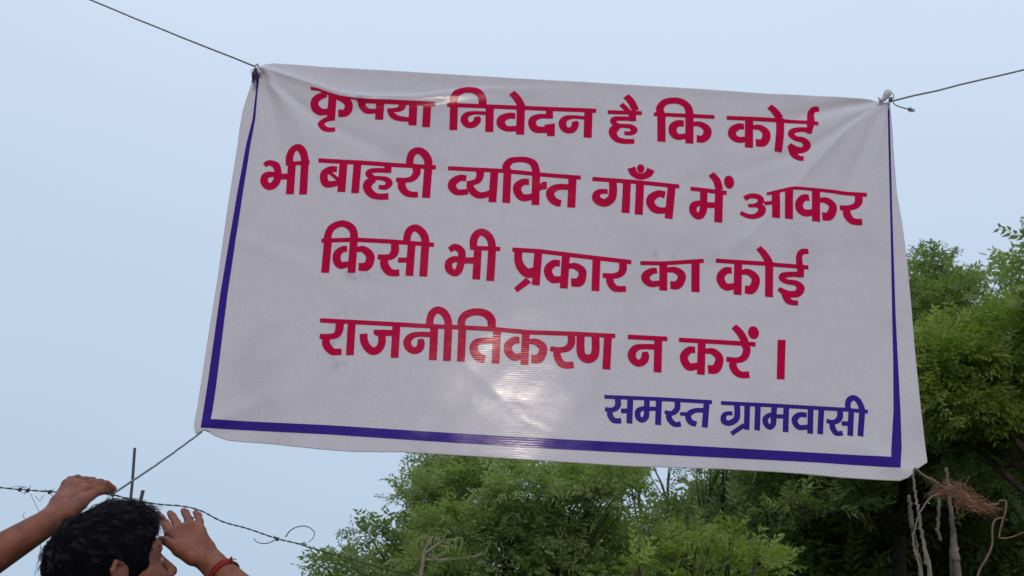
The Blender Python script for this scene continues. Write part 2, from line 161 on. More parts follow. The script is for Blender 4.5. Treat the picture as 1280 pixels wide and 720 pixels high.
('r',[('L',[4869,24653,138,5975,24656,138,7075,24647,138]),('L',[5526,24650,229,5482,23635,225]),('C',[5334,24376,196,5165,24358,212,5018,24190,235,5028,24009,234,5159,23848,233,5426,23904,187]),('C',[5609,24352,141,5834,24357,204,6003,24209,235,6006,24028,242,5900,23829,265,5686,23808,257]),('C',[6787,24643,213,6812,24441,220,6729,24233,204,6535,24132,172,6219,24146,157]),('C',[6400,24080,203,6414,23911,226,6516,23753,218,6674,23698,202,6864,23717,202]),('C',[6460,25166,191,6617,25002,222,6738,24784,230,6792,24542,221]),('D',[7026,25006,159,199])]),
('r',[('P',[7715,24828,7946,24834,7860,23632,7637,23627])]),
('b',[('L',[2754,22811,111,4284,22838,111,5785,22839,111]),('C',[3128,22826,168,3143,22603,167,3069,22482,152,2940,22436,136,2779,22454,121]),('C',[2910,22415,159,2935,22262,166,3019,22151,158,3112,22129,151,3238,22144,158]),('L',[3227,22426,136,3443,22439,136]),('L',[3485,22832,168,3465,22078,166]),('C',[3954,22830,160,3947,22478,159,3929,22291,159,3818,22199,151,3706,22277,159,3705,22444,159,3816,22528,129,3947,22544,129]),('L',[3928,22531,122,4227,22550,122]),('L',[4291,22831,168,4264,22083,166]),('C',[4809,22842,160,4807,22608,167,4713,22478,152,4601,22440,129,4451,22478,106]),('C',[4563,22430,159,4581,22284,166,4674,22163,159,4766,22126,143,4901,22150,159]),('L',[4881,22438,106,5075,22450,106]),('C',[5611,22587,137,5331,22570,137,5162,22486,159,5104,22367,167,5177,22224,174,5336,22168,159]),('L',[5635,22845,168,5565,22089,166])]),
('b',[('L',[6036,22830,111,7623,22842,111,9500,22840,111,10167,22821,111]),('C',[6479,22856,161,6490,22592,168,6447,22376,167,6258,22257,159,6109,22299,167,6101,22433,152,6171,22523,122,6351,22545,114]),('L',[6779,22851,161,6732,22092,158]),('P',[6630,22271,6709,22172,6340,21894,6273,22001]),('L',[7076,22852,161,7026,22094,159]),('C',[7540,22848,161,7505,22535,160,7480,22301,159,7380,22207,151,7282,22290,159,7269,22443,152,7386,22551,129,7536,22568,122]),('L',[7497,22526,122,7815,22538,122]),('L',[7875,22849,161,7817,22091,159]),('C',[8436,22613,145,8249,22618,145,8113,22513,175,8095,22376,167,8212,22248,152,8492,22275,136]),('L',[8561,22850,161,8500,22083,159]),('L',[8861,22840,161,8781,22084,159]),('C',[9380,22848,161,9373,22627,168,9271,22492,152,9138,22457,122,8982,22479,129]),('C',[9136,22430,152,9144,22282,167,9209,22158,159,9281,22127,136,9413,22151,144]),('L',[9405,22430,129,9622,22436,129]),('L',[9707,22852,161,9616,22082,159]),('L',[10016,22870,169,9904,22088,166]),('C',[9619,22824,161,9616,23011,161,9678,23148,162,9806,23203,162,9931,23108,169,10000,22916,169,10007,22800,161])])]

# ---- the cloth's relief: creases pulled from the tied corners, soft billows ----
def seg_dist(X, Z, pl):
    """distance to a polyline, and 0..1 position along it"""
    best = np.full(X.shape, 1e9); tt = np.zeros(X.shape); side = np.zeros(X.shape)
    L = [math.dist(pl[i], pl[i+1]) for i in range(len(pl)-1)]; tot = sum(L); acc = 0
    for i in range(len(pl)-1):
        (ax, az), (bx, bz) = pl[i], pl[i+1]
        dx, dz = bx-ax, bz-az
        t = np.clip(((X-ax)*dx+(Z-az)*dz)/(dx*dx+dz*dz), 0, 1)
        ex, ez = X-ax-t*dx, Z-az-t*dz
        d = np.hypot(ex, ez); m = d < best
        best = np.where(m, d, best); tt = np.where(m, (acc+t*L[i])/tot, tt)
        side = np.where(m, np.sign(ex*dz-ez*dx), side); acc += L[i]
    return best, tt, side
def relief(X, Z):
    """how far (m) the cloth stands out from its hanging plane at plane position X, Z"""
    X = np.asarray(X, float); Z = np.asarray(Z, float); d = np.zeros(X.shape)
    for pl, a0, a1, w0, w1, kind in CREASES:
        q, t, side = seg_dist(X, Z, pl)
        a = a0+(a1-a0)*t; w = w0+(w1-w0)*t
        if kind == 0: d += a*np.exp(-(q/w)**2)                    # soft roll
        elif kind == 1: d += a*np.exp(-(np.sqrt(q*q+9e-6))/w)      # sharp ridge
        else: d += a*np.where(side > 0, np.exp(-(q/w)**2), np.exp(-(q/(w*.35))**2))   # ridge, steep on one side
    d += .0022*np.sin(4.1*X+.6)*np.sin(3.3*Z+1.0)+.0006*np.sin(9.7*X-3.1*Z+.4)
    d += .00016*np.sin(31*X+9*Z)*np.sin(17*X-43*Z+1.3)
    return d

YB = 3.0                                     # the cloth hangs in the plane y = YB
def on_cloth(X, Z, off=0.0):
    """plane position -> world point on the cloth, off metres proud of it"""
    e = .0015; d = relief(X, Z)
    if off:
        gx = (relief(X+e, Z)-relief(X-e, Z))/(2*e); gz = (relief(X, Z+e)-relief(X, Z-e))/(2*e)
        L = np.sqrt(1+gx*gx+gz*gz); return np.stack([X-off*gx/L, YB-d-off/L, Z-off*gz/L], -1)
    return np.stack([X, YB-d, Z], -1)
def cloth_material(name, col, dirt, spec, smudge=None):
    m = bpy.data.materials.new(name); m.use_nodes = True; n, l = m.node_tree.nodes, m.node_tree.links
    b = n['Principled BSDF']; t = n.new('ShaderNodeTexCoord')
    def noise(sc, det, vec=(1, 1, 1), ro=.5):
        mp = n.new('ShaderNodeMapping'); mp.inputs['Scale'].default_value = vec
        z = n.new('ShaderNodeTexNoise'); z.inputs['Scale'].default_value = sc; z.inputs['Detail'].default_value = det; z.inputs['Roughness'].default_value = ro
        l.new(t.outputs['Object'], mp.inputs[0]); l.new(mp.outputs[0], z.inputs['Vector']); return z.outputs['Fac']
    def mth(op, a, b_, c=None):
        q = n.new('ShaderNodeMath'); q.operation = op
        for i, v in enumerate((a, b_, c)):
            if v is None: continue
            if isinstance(v, (int, float)): q.inputs[i].default_value = v
            else: l.new(v, q.inputs[i])
        return q.outputs[0]
    # handling dirt and faint smudges in the print
    r = n.new('ShaderNodeValToRGB'); r.color_ramp.elements[0].position = .50; r.color_ramp.elements[1].position = .78
    r.color_ramp.elements[0].color = (*col, 1); r.color_ramp.elements[1].color = (*dirt, 1)
    l.new(noise(3.1, 7, (1, 1, 1.3), .62), r.inputs[0])
    g = n.new('ShaderNodeMix'); g.data_type = 'RGBA'; g.blend_type = 'MULTIPLY'; g.inputs[0].default_value = 1
    gr = n.new('ShaderNodeValToRGB'); gr.color_ramp.elements[0].color = (.83, .83, .84, 1); gr.color_ramp.elements[1].color = (1, 1, 1, 1)
    gr.color_ramp.elements[0].position = .3; gr.color_ramp.elements[1].position = .6
    l.new(noise(330, 3, (1, 1, 1), .7), gr.inputs[0]); l.new(r.outputs[0], g.inputs[6]); l.new(gr.outputs[0], g.inputs[7]); final = g.outputs[2]
    for (sx_, sz_, rx_, rz_) in (smudge or []):          # grey handling smudges, each with its own ragged outline
        mp2 = n.new('ShaderNodeMapping'); mp2.vector_type = 'POINT'; mp2.inputs['Location'].default_value = (-sx_/rx_, 0, -sz_/rz_); mp2.inputs['Scale'].default_value = (1/rx_, 1, 1/rz_)
        ln = n.new('ShaderNodeVectorMath'); ln.operation = 'LENGTH'; l.new(t.outputs['Object'], mp2.inputs[0]); l.new(mp2.outputs[0], ln.inputs[0])
        fall = mth('SUBTRACT', 1.25, ln.outputs['Value']); fall = mth('MULTIPLY', mth('MAXIMUM', fall, 0.0), mth('MAXIMUM', mth('SUBTRACT', noise(26, 6, (1, 1, 1), .65), .46), 0.0))
        sm = n.new('ShaderNodeMix'); sm.data_type = 'RGBA'; l.new(mth('MINIMUM', mth('MULTIPLY', fall, 3.2), .55), sm.inputs[0]); l.new(final, sm.inputs[6]); sm.inputs[7].default_value = (.26, .24, .27, 1); final = sm.outputs[2]
    l.new(final, b.inputs['Base Color'])
    # glossy film over the weave, worn unevenly
    rr = n.new('ShaderNodeMapRange'); rr.inputs[1].default_value = .3; rr.inputs[2].default_value = .7; rr.inputs[3].default_value = .10; rr.inputs[4].default_value = .17
    l.new(noise(14, 4, (1, 1, 2.5)), rr.inputs[0]); l.new(rr.outputs[0], b.inputs['Roughness']); b.inputs['Specular IOR Level'].default_value = spec
    # weave ribs run across the cloth; tiny handling creases
    sx = n.new('ShaderNodeSeparateXYZ'); l.new(t.outputs['Object'], sx.inputs[0])
    rib = mth('SINE', mth('MULTIPLY', mth('ADD', sx.outputs[2], mth('MULTIPLY', noise(6, 3), .012)), 950), 0)
    h = mth('ADD', mth('MULTIPLY', rib, .000009), mth('MULTIPLY', noise(38, 5, (.55, 1, 1.5), .55), .00012))
    h = mth('ADD', h, mth('MULTIPLY', noise(9, 3, (.5, 1, 1.0)), .0006))
    bp = n.new('ShaderNodeBump'); bp.inputs['Strength'].default_value = 1; bp.inputs['Distance'].default_value = 1
    l.new(h, bp.inputs['Height']); l.new(bp.outputs[0], b.inputs['Normal'])
    return m
M_CLOTH = cloth_material('white_flex_cloth', (.610, .592, .655), (.52, .50, .555), .030, smudge=[(-.645, .28, .035, .11), (-.60, .50, .07, .03), (.28, .62, .05, .02)])
M_RED = cloth_material('crimson_print', (.50, .004, .056), (.42, .005, .048), .025)
M_BLUE = cloth_material('navy_print', (.040, .018, .25), (.035, .018, .20), .045)
M_STRING = mat('grey_twine', (.16, .18, .20), .85, .2, var=(.28, .30, .31), vscale=90, bump=.5, bscale=400)

def resample(flat, n):
    P = np.array(flat, float).reshape(-1, 2)/1e4; d = np.r_[0, np.cumsum(np.hypot(*np.diff(P, axis=0).T))]
    t = np.linspace(0, d[-1], n); return np.stack([np.interp(t, d, P[:, 0]), np.interp(t, d, P[:, 1])], 1)
banner = empty('protest_banner', (.159, YB, 2.115))
tag(banner, 'white cloth banner with red Hindi lettering and a blue border, strung between twines', 'banner')
def cloth_sheet():
    nu, nv = 620, 380
    T, B, Lf, Rt = resample(EDGES['top'], nu), resample(EDGES['bottom'], nu), resample(EDGES['left'], nv), resample(EDGES['right'], nv)
    s = np.linspace(0, 1, nu)[None, :, None]; t = np.linspace(0, 1, nv)[:, None, None]
    # arc-length of the long edges differs from their straight run near the tucked corners: fine for a Coons patch
    G = (1-t)*T[None]+t*B[None]+(1-s)*Lf[:, None]+s*Rt[:, None]-((1-s)*(1-t)*T[0]+s*(1-t)*T[-1]+(1-s)*t*B[0]+s*t*B[-1])
    V = on_cloth(G[..., 0].ravel(), G[..., 1].ravel())
    i = np.arange((nv-1)*nu).reshape(nv-1, nu)[:, :-1].ravel(); F = np.stack([i, i+nu, i+nu+1, i+1], 1)
    o = np_mesh('cloth', V, F, M_CLOTH, banner)
    md = o.modifiers.new('thickness', 'SOLIDIFY'); md.thickness = .0008; md.offset = -1 
    return o
cloth_sheet()

# ---- printed lettering: every stroke of the characters is laid on the cloth in banner metres ----
def catmull(P, n=9):
    if len(P) < 3: return P
    Q = np.vstack([2*P[0]-P[1], P, 2*P[-1]-P[-2]]); out = []
    for i in range(1, len(Q)-2):
        for t in np.linspace(0, 1, n, endpoint=False):
            out.append(.5*(2*Q[i]+(Q[i+1]-Q[i-1])*t+(2*Q[i-1]-5*Q[i]+4*Q[i+1]-Q[i+2])*t*t+(3*Q[i]-Q[i-1]-3*Q[i+1]+Q[i+2])*t**3))
    out.append(P[-1]); return np.array(out)
def stroke_shapes(kind, flat):
    a = np.array(flat, float)/1e4
    if kind == 'P': return [('poly', a.reshape(-1, 2))]
    if kind == 'D': return [('ell', a)]
    P = a.reshape(-1, 3)
    if kind == 'C': P = catmull(P)
    T = np.gradient(P[:, :2], axis=0)
    if kind == 'L' and len(P) > 2:
        d = np.diff(P[:, :2], axis=0); d /= np.linalg.norm(d, axis=1)[:, None]; T = np.vstack([d[0], d[:-1]+d[1:], d[-1]])
    T /= np.linalg.norm(T, axis=1)[:, None]; N = np.stack([-T[:, 1], T[:, 0]], 1); h = P[:, 2:3]/2
    sh = [('poly', np.vstack([P[:, :2]+N*h, (P[:, :2]-N*h)[::-1]]))]
    s = np.r_[0, np.cumsum(np.linalg.norm(np.diff(P[:, :2], axis=0), axis=1))]
    for i in range(1, len(P)-1):
        if s[i] > h[i, 0]*1.02 and s[-1]-s[i] > h[i, 0]*1.02: sh.append(('ell', np.array([P[i, 0], P[i, 1], h[i, 0], h[i, 0]])))
    return sh
def field(shapes, h):
    pts = []
    for k, a in shapes:
        if k == 'poly': pts += [a.min(0), a.max(0)]
        else: pts += [[a[0]-a[2], a[1]-a[3]], [a[0]+a[2], a[1]+a[3]]]
    pts = np.array(pts); lo = pts.min(0)-2.5*h; hi = pts.max(0)+2.5*h; n = np.ceil((hi-lo)/h).astype(int)+1
    D = np.full((n[0], n[1]), 3*h)
    for k, a in shapes:
        bl, bh = (a.min(0), a.max(0)) if k == 'poly' else (a[:2]-a[2:], a[:2]+a[2:])
        i0 = np.maximum(((bl-lo)/h).astype(int)-2, 0); i1 = np.minimum(((bh-lo)/h).astype(int)+4, n)
        X = (lo[0]+h*np.arange(i0[0], i1[0]))[:, None]; Y = (lo[1]+h*np.arange(i0[1], i1[1]))[None, :]
        if k == 'ell':
            r = np.sqrt(((X-a[0])/a[2])**2+((Y-a[1])/a[3])**2); d = (r-1)*min(a[2], a[3])
        else:
            d = np.full((X.shape[0], Y.shape[1]), 1e9); w = np.zeros(d.shape, int)
            for j in range(len(a)):
                (ax, ay), (bx, by) = a[j], a[(j+1) % len(a)]; ex, ey = bx-ax, by-ay; q = ex*ex+ey*ey
                if q < 1e-16: continue
                t = np.clip(((X-ax)*ex+(Y-ay)*ey)/q, 0, 1); d = np.minimum(d, (X-ax-t*ex)**2+(Y-ay-t*ey)**2)
                side = ex*(Y-ay)-(X-ax)*ey
                w += ((ay <= Y) & (by > Y) & (side > 0)).astype(int)-((ay > Y) & (by <= Y) & (side < 0)).astype(int)
            d = np.sqrt(d)*np.where(w != 0, -1, 1)
        D[i0[0]:i1[0], i0[1]:i1[1]] = np.minimum(D[i0[0]:i1[0], i0[1]:i1[1]], d)
    return lo, D
def print_mesh(name, shapes, h, material, off):
    lo, D = field(shapes, h); ins = D < 0; nx, ny = D.shape
    V = []; vid = {}; F = []
    def gp(i, j):
        k = (0, i, j)
        if k not in vid: vid[k] = len(V); V.append((lo[0]+i*h, lo[1]+j*h))
        return vid[k]
    def ep(i, j, i2, j2):
        if (i2, j2) < (i, j): i, j, i2, j2 = i2, j2, i, j
        k = (1, i, j, i2, j2)
        if k not in vid:
            a, b = D[i, j], D[i2, j2]; t = a/(a-b); t = min(max(t, .04), .96)
            vid[k] = len(V); V.append((lo[0]+(i+(i2-i)*t)*h, lo[1]+(j+(j2-j)*t)*h))
        return vid[k]
    anyin = ins[:-1, :-1] | ins[1:, :-1] | ins[1:, 1:] | ins[:-1, 1:]
    for i, j in np.argwhere(anyin):
        i = int(i); j = int(j)
        c = [(i, j), (i+1, j), (i+1, j+1), (i, j+1)]; s = [bool(ins[p]) for p in c]
        if all(s): F.append([gp(*p) for p in c]); continue
        poly = []
        for q in range(4):
            a, b = c[q], c[(q+1) % 4]
            if s[q]: poly.append(gp(*a))
            if s[q] != s[(q+1) % 4]: poly.append(ep(*a, *b))
        F.append(poly)
    V = np.array(V); P = on_cloth(V[:, 0], V[:, 1], off)
    return np_mesh(name, P, [f[:] for f in F], material, banner)
for col, strokes in WORDS:
    shp = []
    for k, flat in strokes: shp += stroke_shapes(k, flat)
    print_mesh('printed_word', shp, .00135, M_RED if col == 'r' else M_BLUE, .0009)
print_mesh('printed_border', [('poly', np.array(b, float).reshape(-1, 2)/1e4) for b in BORDER], .0016, M_BLUE, .0009)

# ------------------------------------------------------------------ twines, wire, rods, sticks
rng = random.Random(7)
def V3(*p): return np.array(p, float)
def lerp_pts(a, b, n, sag=0.0, wob=0.0):
    a, b = np.array(a), np.array(b); out = []
    for i in range(n+1):
        t = i/n; p = a+(b-a)*t; p = p-np.array([0, 0, sag*4*t*(1-t)])
        if 0 < i < n: p = p+np.array([rng.uniform(-wob, wob) for _ in range(3)])
        out.append(p)
    return out
def twine(mb, pts, r, ply=2, pitch=.014):
    """two-ply laid cord along a path"""
    P = np.array(pts); d = np.r_[0, np.cumsum(np.linalg.norm(np.diff(P, axis=0), axis=1))]
    n = max(8, int(d[-1]/(pitch/6))); t = np.linspace(0, d[-1], n); Q = np.stack([np.interp(t, d, P[:, k]) for k in range(3)], 1)
    T = np.gradient(Q, axis=0); T /= np.linalg.norm(T, axis=1)[:, None]
    u = np.cross(T, [0, 1, .01]); u /= np.linalg.norm(u, axis=1)[:, None]; w = np.cross(T, u)
    for k in range(ply):
        ph = 2*math.pi*(t/pitch+k/ply)[:, None]
        mb.tube(Q+.5*r*(np.cos(ph)*u+np.sin(ph)*w), r*.62, sides=5, cap=True)
def knot(mb, c, size, r, turns=5, seed=1):
    q = random.Random(seed); c = np.array(c); pts = []
    for i in range(turns*10):
        a = 2*math.pi*i/10; tilt = q.uniform(-.3, .3) if i % 10 == 0 else 0
        pts.append(c+size*np.array([.75*math.cos(a), .8*math.sin(a)*math.cos(a*.37), math.sin(a)*(.9+.25*math.sin(a*.6))])+np.array([0, 0, tilt*size]))
    mb.tube(smooth_path(pts, 2), r, sides=5)
# upper left twine, knotted round the cloth's corner
TL = V3(*(-0.8429, 2.9850, 3.3007)); TLfar = V3(*(-1.4498, 3.1000, 3.6122)); d = TLfar-TL
t1 = empty('support_twine', TL); tag(t1, 'grey twine running up and left from the banner\'s upper left corner', 'twine', 'twines the banner hangs from')
mb = MB(); twine(mb, lerp_pts(TL, TL+d*9, 60, .03, .0010), .0030); mb.build('cord', M_STRING, t1)
mb = MB(); knot(mb, TL, .0075, .0020, 5, 3); knot(mb, TL+V3(.001, -.002, -.012), .0060, .0018, 3, 5)
mb.tube(smooth_path([TL+V3(-.004, 0, -.006), TL+V3(-.013, -.004, -.014), TL+V3(-.014, -.005, -.024), TL+V3(-.008, -.004, -.030), TL+V3(-.001, -.004, -.018)], 5), .0011, 5)
mb.build('knot', M_STRING, t1)
mb = MB()
for k in range(34):
    a = TL+V3(rng.uniform(-.003, .003), -.010, -.012); b = a+V3(rng.uniform(-.006, .011), rng.uniform(-.010, -.004), -rng.uniform(.032, .058))
    mb.tube(smooth_path([a, (a+b)/2+V3(rng.uniform(-.003, .004), -.002, 0), b], 4), [.0017, .0010], 4)
mb.build('frayed_end', mat('dark_violet_twine', (.055, .03, .075), .9, .2, var=(.09, .05, .10), vscale=200), t1)
# upper right twine
TR = V3(*(1.1598, 2.9850, 3.3045)); TRfar = V3(*(1.6325, 3.0400, 3.5035)); d = TRfar-TR
t2 = empty('support_twine', TR); tag(t2, 'grey twine running right from the upper right banner corner, with a frayed tail', 'twine', 'twines the banner hangs from')
mb = MB(); twine(mb, lerp_pts(TR, TR+d*12, 70, .03, .0010), .0031); mb.build('cord', M_STRING, t2)
mb = MB(); knot(mb, TR+V3(0, -.003, .006), .0065, .0018, 5, 11)
mb.tube(smooth_path([TR+V3(.004, -.008, .03), TR+V3(.009, -.006, .022), TR+V3(.009, -.006, .01), TR+V3(.002, -.006, .002)], 5), .0015, 5); mb.build('knot', M_STRING, t2)
mb = MB(); e = V3(*(1.2088, 2.9800, 3.2779)); mb.tube(smooth_path([TR+V3(.004, -.003, .0), V3(*(1.1745, 2.9800, 3.2889)), V3(*(1.1940, 2.9800, 3.2814)), e], 5), [.0016, .0022], 6)
for k in range(26):
    a = e; b = e+V3(rng.uniform(.006, .024), rng.uniform(-.008, .008), rng.uniform(-.014, .006)); mb.tube(smooth_path([a, (a+b)/2+V3(0, 0, rng.uniform(-.004, .003)), b], 3), [.0011, .0005], 4)
mb.build('frayed_end', M_STRING, t2)
# cloth bunched up where the right-hand twine bites (part of the banner)
mb = MB(); q = random.Random(4)
for k, (w0, w1) in enumerate(((.0, 1.0), (.35, .8), (-.35, .75))):
    pts = smooth_path([V3(*(1.1256, 2.9900, 3.2996)), V3(*(1.1402, 2.9850, 3.3122))+V3(w0*.004, -.004, 0), V3(*(1.1487, 2.9800, 3.3273))+V3(w0*.007, -.005, 0), V3(*(1.1582, 2.9850, 3.3462))+V3(w0*.012, 0, -.002)], 6)
    mb.tube(pts, [.004, .006, .010*w1, .011*w1, .004], 12, jitter=.16, rng=q)
mb.tube(smooth_path([V3(*(1.1372, 2.9850, 3.3060)), V3(*(1.1230, 2.9800, 3.3078)), V3(*(1.1212, 2.9800, 3.3166))], 4), [.006, .004, .0015], 8, jitter=.2, rng=q)
mb.build('gathered_corner', M_CLOTH, banner)
mb = MB()
mb.tube(smooth_path([V3(*(-0.8295, 2.9850, 3.2776)), V3(*(-0.8408, 2.9820, 3.2898)), V3(*(-0.8421, 2.9850, 3.3128))], 5), [.007, .007, .004], 10, jitter=.2, rng=q)
mb.build('gathered_corner', M_CLOTH, banner)

# barbed fence wire with its curls, a thin dry tendril on it, and the lower left tie string
M_WIRE = mat('rusty_wire', (.05, .05, .055), .7, .4, var=(.10, .085, .08), vscale=30, bump=.4, bscale=300)
WP = [(-1.5337, 2.2200, 1.8176),(-1.2583, 2.2600, 1.7943),(-1.0374, 2.3200, 1.7892),(-0.9914, 2.3300, 1.7896),(-0.9378, 2.3300, 1.7884),(-0.8746, 2.3300, 1.7895),(-0.8060, 2.3250, 1.7880),(-0.7628, 2.3300, 1.7807),(-0.7081, 2.3400, 1.7767),(-0.6673, 2.3500, 1.7778),(-0.6299, 2.3650, 1.7739),(-0.5880, 2.4000, 1.7598),(-0.5427, 2.4500, 1.7570),(-0.4893, 2.5000, 1.7488),(-0.4494, 2.5300, 1.7460),(-0.4079, 2.5700, 1.7414),(-0.2845, 2.7000, 1.7323),(-0.0378, 2.9500, 1.7126)]
wire = empty('barbed_wire', WP[6]); tag(wire, 'rusty barbed wire passing behind the man\'s head below the banner', 'wire')
wp = smooth_path(WP, 8)
mb = MB(); twine(mb, wp, .0017, 2, .035); mb.build('strand', M_WIRE, wire)
for x in ((-0.9997, 2.3300, 1.7892), (-0.9828, 2.3300, 1.7884), (-0.9376, 2.3300, 1.7876), (-0.4856, 2.5000, 1.7472)):
    mb = MB(); c = V3(*x)
    for k in range(3): mb.tube([c+.0035*V3(.35*(k-1)+.2*math.cos(a), math.sin(a), math.cos(a)) for a in np.linspace(0, 6.5, 14)], .0012, 5)
    for k in range(3):
        dd = V3(rng.uniform(-1, 1), rng.uniform(-.4, .4), rng.choice((-1, 1))*rng.uniform(.4, 1)); dd /= np.linalg.norm(dd); mb.tube([c, c+dd*.012], [.0012, .0004], 5)
    mb.build('barb', M_WIRE, wire)
mb = MB()
mb.tube(smooth_path([V3(*p) for p in ((-0.4891, 2.5000, 1.7470),(-0.4984, 2.4900, 1.7376),(-0.5100, 2.4800, 1.7325),(-0.5242, 2.4800, 1.7343),(-0.5342, 2.4800, 1.7425))], 6), [.0013, .0008], 5)
mb.tube(smooth_path([V3(*p) for p in ((-0.4706, 2.5100, 1.7552),(-0.4615, 2.5000, 1.7662),(-0.4502, 2.5000, 1.7747),(-0.4348, 2.5100, 1.7812),(-0.4199, 2.5200, 1.7795),(-0.4114, 2.5300, 1.7713),(-0.4151, 2.5400, 1.7605),(-0.4264, 2.5500, 1.7528))], 6), [.0014, .0008], 5)
mb.build('loose_curl', M_WIRE, wire)
ten = MB()
for P in ([(-0.9764, 2.3300, 1.7821),(-0.9641, 2.3300, 1.7643),(-0.9439, 2.3200, 1.7416),(-0.9270, 2.3200, 1.7245)], [(-1.0218, 2.3300, 1.7913),(-1.0061, 2.3300, 1.7956),(-0.9858, 2.3300, 1.7942)], [(-0.9654, 2.3300, 1.7776),(-0.9534, 2.3300, 1.7683),(-0.9502, 2.3300, 1.7768),(-0.9460, 2.3300, 1.7804)],
          [(-0.9251, 2.3000, 1.7042),(-0.9186, 2.3000, 1.6596),(-0.9190, 2.3000, 1.6247),(-0.9176, 2.3000, 1.5966)], [(-0.9794, 2.3300, 1.7435),(-0.9808, 2.3300, 1.7351),(-0.9728, 2.3300, 1.7289),(-0.9618, 2.3300, 1.7312)]):
    ten.tube(smooth_path([V3(*p) for p in P], 6), .00055, 4)
tag(ten.build('dry_tendril', mat('dry_grass', (.16, .13, .10), .9, .2)), 'thin dry grass strands tangled on the wire left of the raised hand', 'grass strands')
BL = V3(*(-0.8272, 2.9920, 2.1137)); H = V3(*(-0.8024, 2.3180, 1.7891))
tie = empty('tie_string', BL); tag(tie, 'thin string from the banner\'s lower left corner down to the man\'s fingers', 'string')
mb = MB(); twine(mb, lerp_pts(BL, H, 24, .004, .0006), .0024); mb.build('cord', M_STRING, tie)
mb = MB(); knot(mb, H, .0050, .0014, 3, 8); mb.tube(smooth_path([H, H+V3(.003, -.003, -.012), H+V3(.006, -.004, -.028)], 4), .0011, 5); mb.build('knot', M_STRING, tie)
mb = MB(); mb.tube(smooth_path([V3(*(-0.8386, 2.9900, 2.1057)), V3(*(-0.8282, 2.9800, 2.1102)), V3(*(-0.8175, 2.9850, 2.1179)), V3(*(-0.8049, 2.9900, 2.1144))], 5), .0016, 5); mb.build('knot', M_STRING, tie)

# steel rods behind the head
M_ROD = mat('dark_iron', (.045, .05, .06), .6, .5, var=(.07, .06, .055), vscale=20, bump=.6, bscale=120)
def rod(top, low, r, label):
    top, low = V3(*top), V3(*low); d = (low-top)/abs(low[2]-top[2]); pts = [top, low]+[low+V3(d[0]*.35*k, 0, -(low[2])*k/4) for k in (1, 2, 3, 4)]
    mb = MB(); P = smooth_path(pts, 20); mb.tube(P, r, 8)
    e = tag(mb.build('iron_rod', M_ROD), label, 'rod', 'iron rods standing behind the head')
rod((-1.3040, 3.9000, 2.2890), (-1.2828, 3.9000, 2.0846), .0052, 'taller thin dark iron rod sticking up behind the man\'s hair')
rod((-1.1833, 3.7000, 2.0943), (-1.1860, 3.7000, 2.0408), .0062, 'short stub of dark iron rod sticking up behind the man\'s hair')

# dry poles and sticks by the banner's lower right corner
M_DRY = mat('weathered_wood', (.15, .125, .11), .95, .15, var=(.27, .235, .21), vscale=26, bump=.9, bscale=45)
M_BARK2 = mat('grey_bark', (.10, .08, .075), .95, .15, var=(.20, .165, .15), vscale=18, bump=.9, bscale=30)
def stick(name, label, pts, rad, material, group=None, cat='stick', down=True, jit=.2, branches=()):
    P = [V3(*p) for p in pts]
    if down:
        q = P[-1]; s = (P[-1]-P[-2]); s = s/abs(s[2])
        for k in (.4, .8, 1.0): P.append(V3(q[0]+s[0]*q[2]*k*.5, q[1], q[2]*(1-k)-.01))
    root = empty(name, (P[-1][0], P[-1][1], 0) if down else tuple(P[-1])); tag(root, label, cat, group)
    P0 = smooth_path(P, 10); P0 = [p+np.array([rng.gauss(0, .0016), 0, 0]) for p in P0]; mb = MB(); mb.tube(P0, rad, 9, jitter=jit, rng=rng); mb.build('stem', material, root)
    for B, br in branches:
        mb = MB(); mb.tube(smooth_path([V3(*p) for p in B], 8), br, 7, jitter=jit, rng=rng); mb.build('branch', material, root)
    return root
stick('wooden_pole', 'pale weathered pole ending just under the banner\'s lower right corner', [(1.3885, 3.7500, 2.2374),(1.3892, 3.7500, 2.1854),(1.3905, 3.7500, 2.1394),(1.3951, 3.7400, 2.0234),(1.4025, 3.7400, 1.9612)], [.006, .0078, .0068, .0078, .008], M_BARK2, 'dry poles by the lower right corner', 'pole')
stick('wooden_pole', 'thin crooked pole rising to the banner\'s lower right tie', [(1.3540, 3.6000, 2.2730),(1.3544, 3.6000, 2.2196),(1.3523, 3.5800, 2.1467),(1.3589, 3.5800, 2.0519),(1.3606, 3.5700, 1.9746),(1.3654, 3.5700, 1.9326)], [.0035, .004, .006, .008, .0085, .0085], M_DRY, 'dry poles by the lower right corner', 'pole')
stick('wooden_pole', 'knobbly grey pole standing under the orange fibre tangle', [(1.4648, 3.6000, 2.2981),(1.4659, 3.6000, 2.2445),(1.4668, 3.6000, 2.1522),(1.4624, 3.5900, 2.0852),(1.4579, 3.5800, 1.9942),(1.4604, 3.5800, 1.9344)], [.005, .006, .0075, .0115, .0095, .011, .010], M_BARK2, 'dry poles by the lower right corner', 'pole',
      branches=[([(1.4725, 3.6200, 2.0838),(1.4679, 3.6300, 2.0288),(1.4606, 3.6300, 1.9472)], [.007, .007]), ([(1.4738, 3.6000, 2.2450),(1.4539, 3.6000, 2.2306),(1.4346, 3.6000, 2.2215)], [.004, .003])])
stick('dry_stick', 'short bent brown stick hanging between the two poles', [(1.3899, 3.5000, 2.1725),(1.3865, 3.5000, 2.1263),(1.3771, 3.5000, 2.0703),(1.3837, 3.5000, 2.0357)], [.005, .005, .0045], M_BARK2, None, 'stick', False)
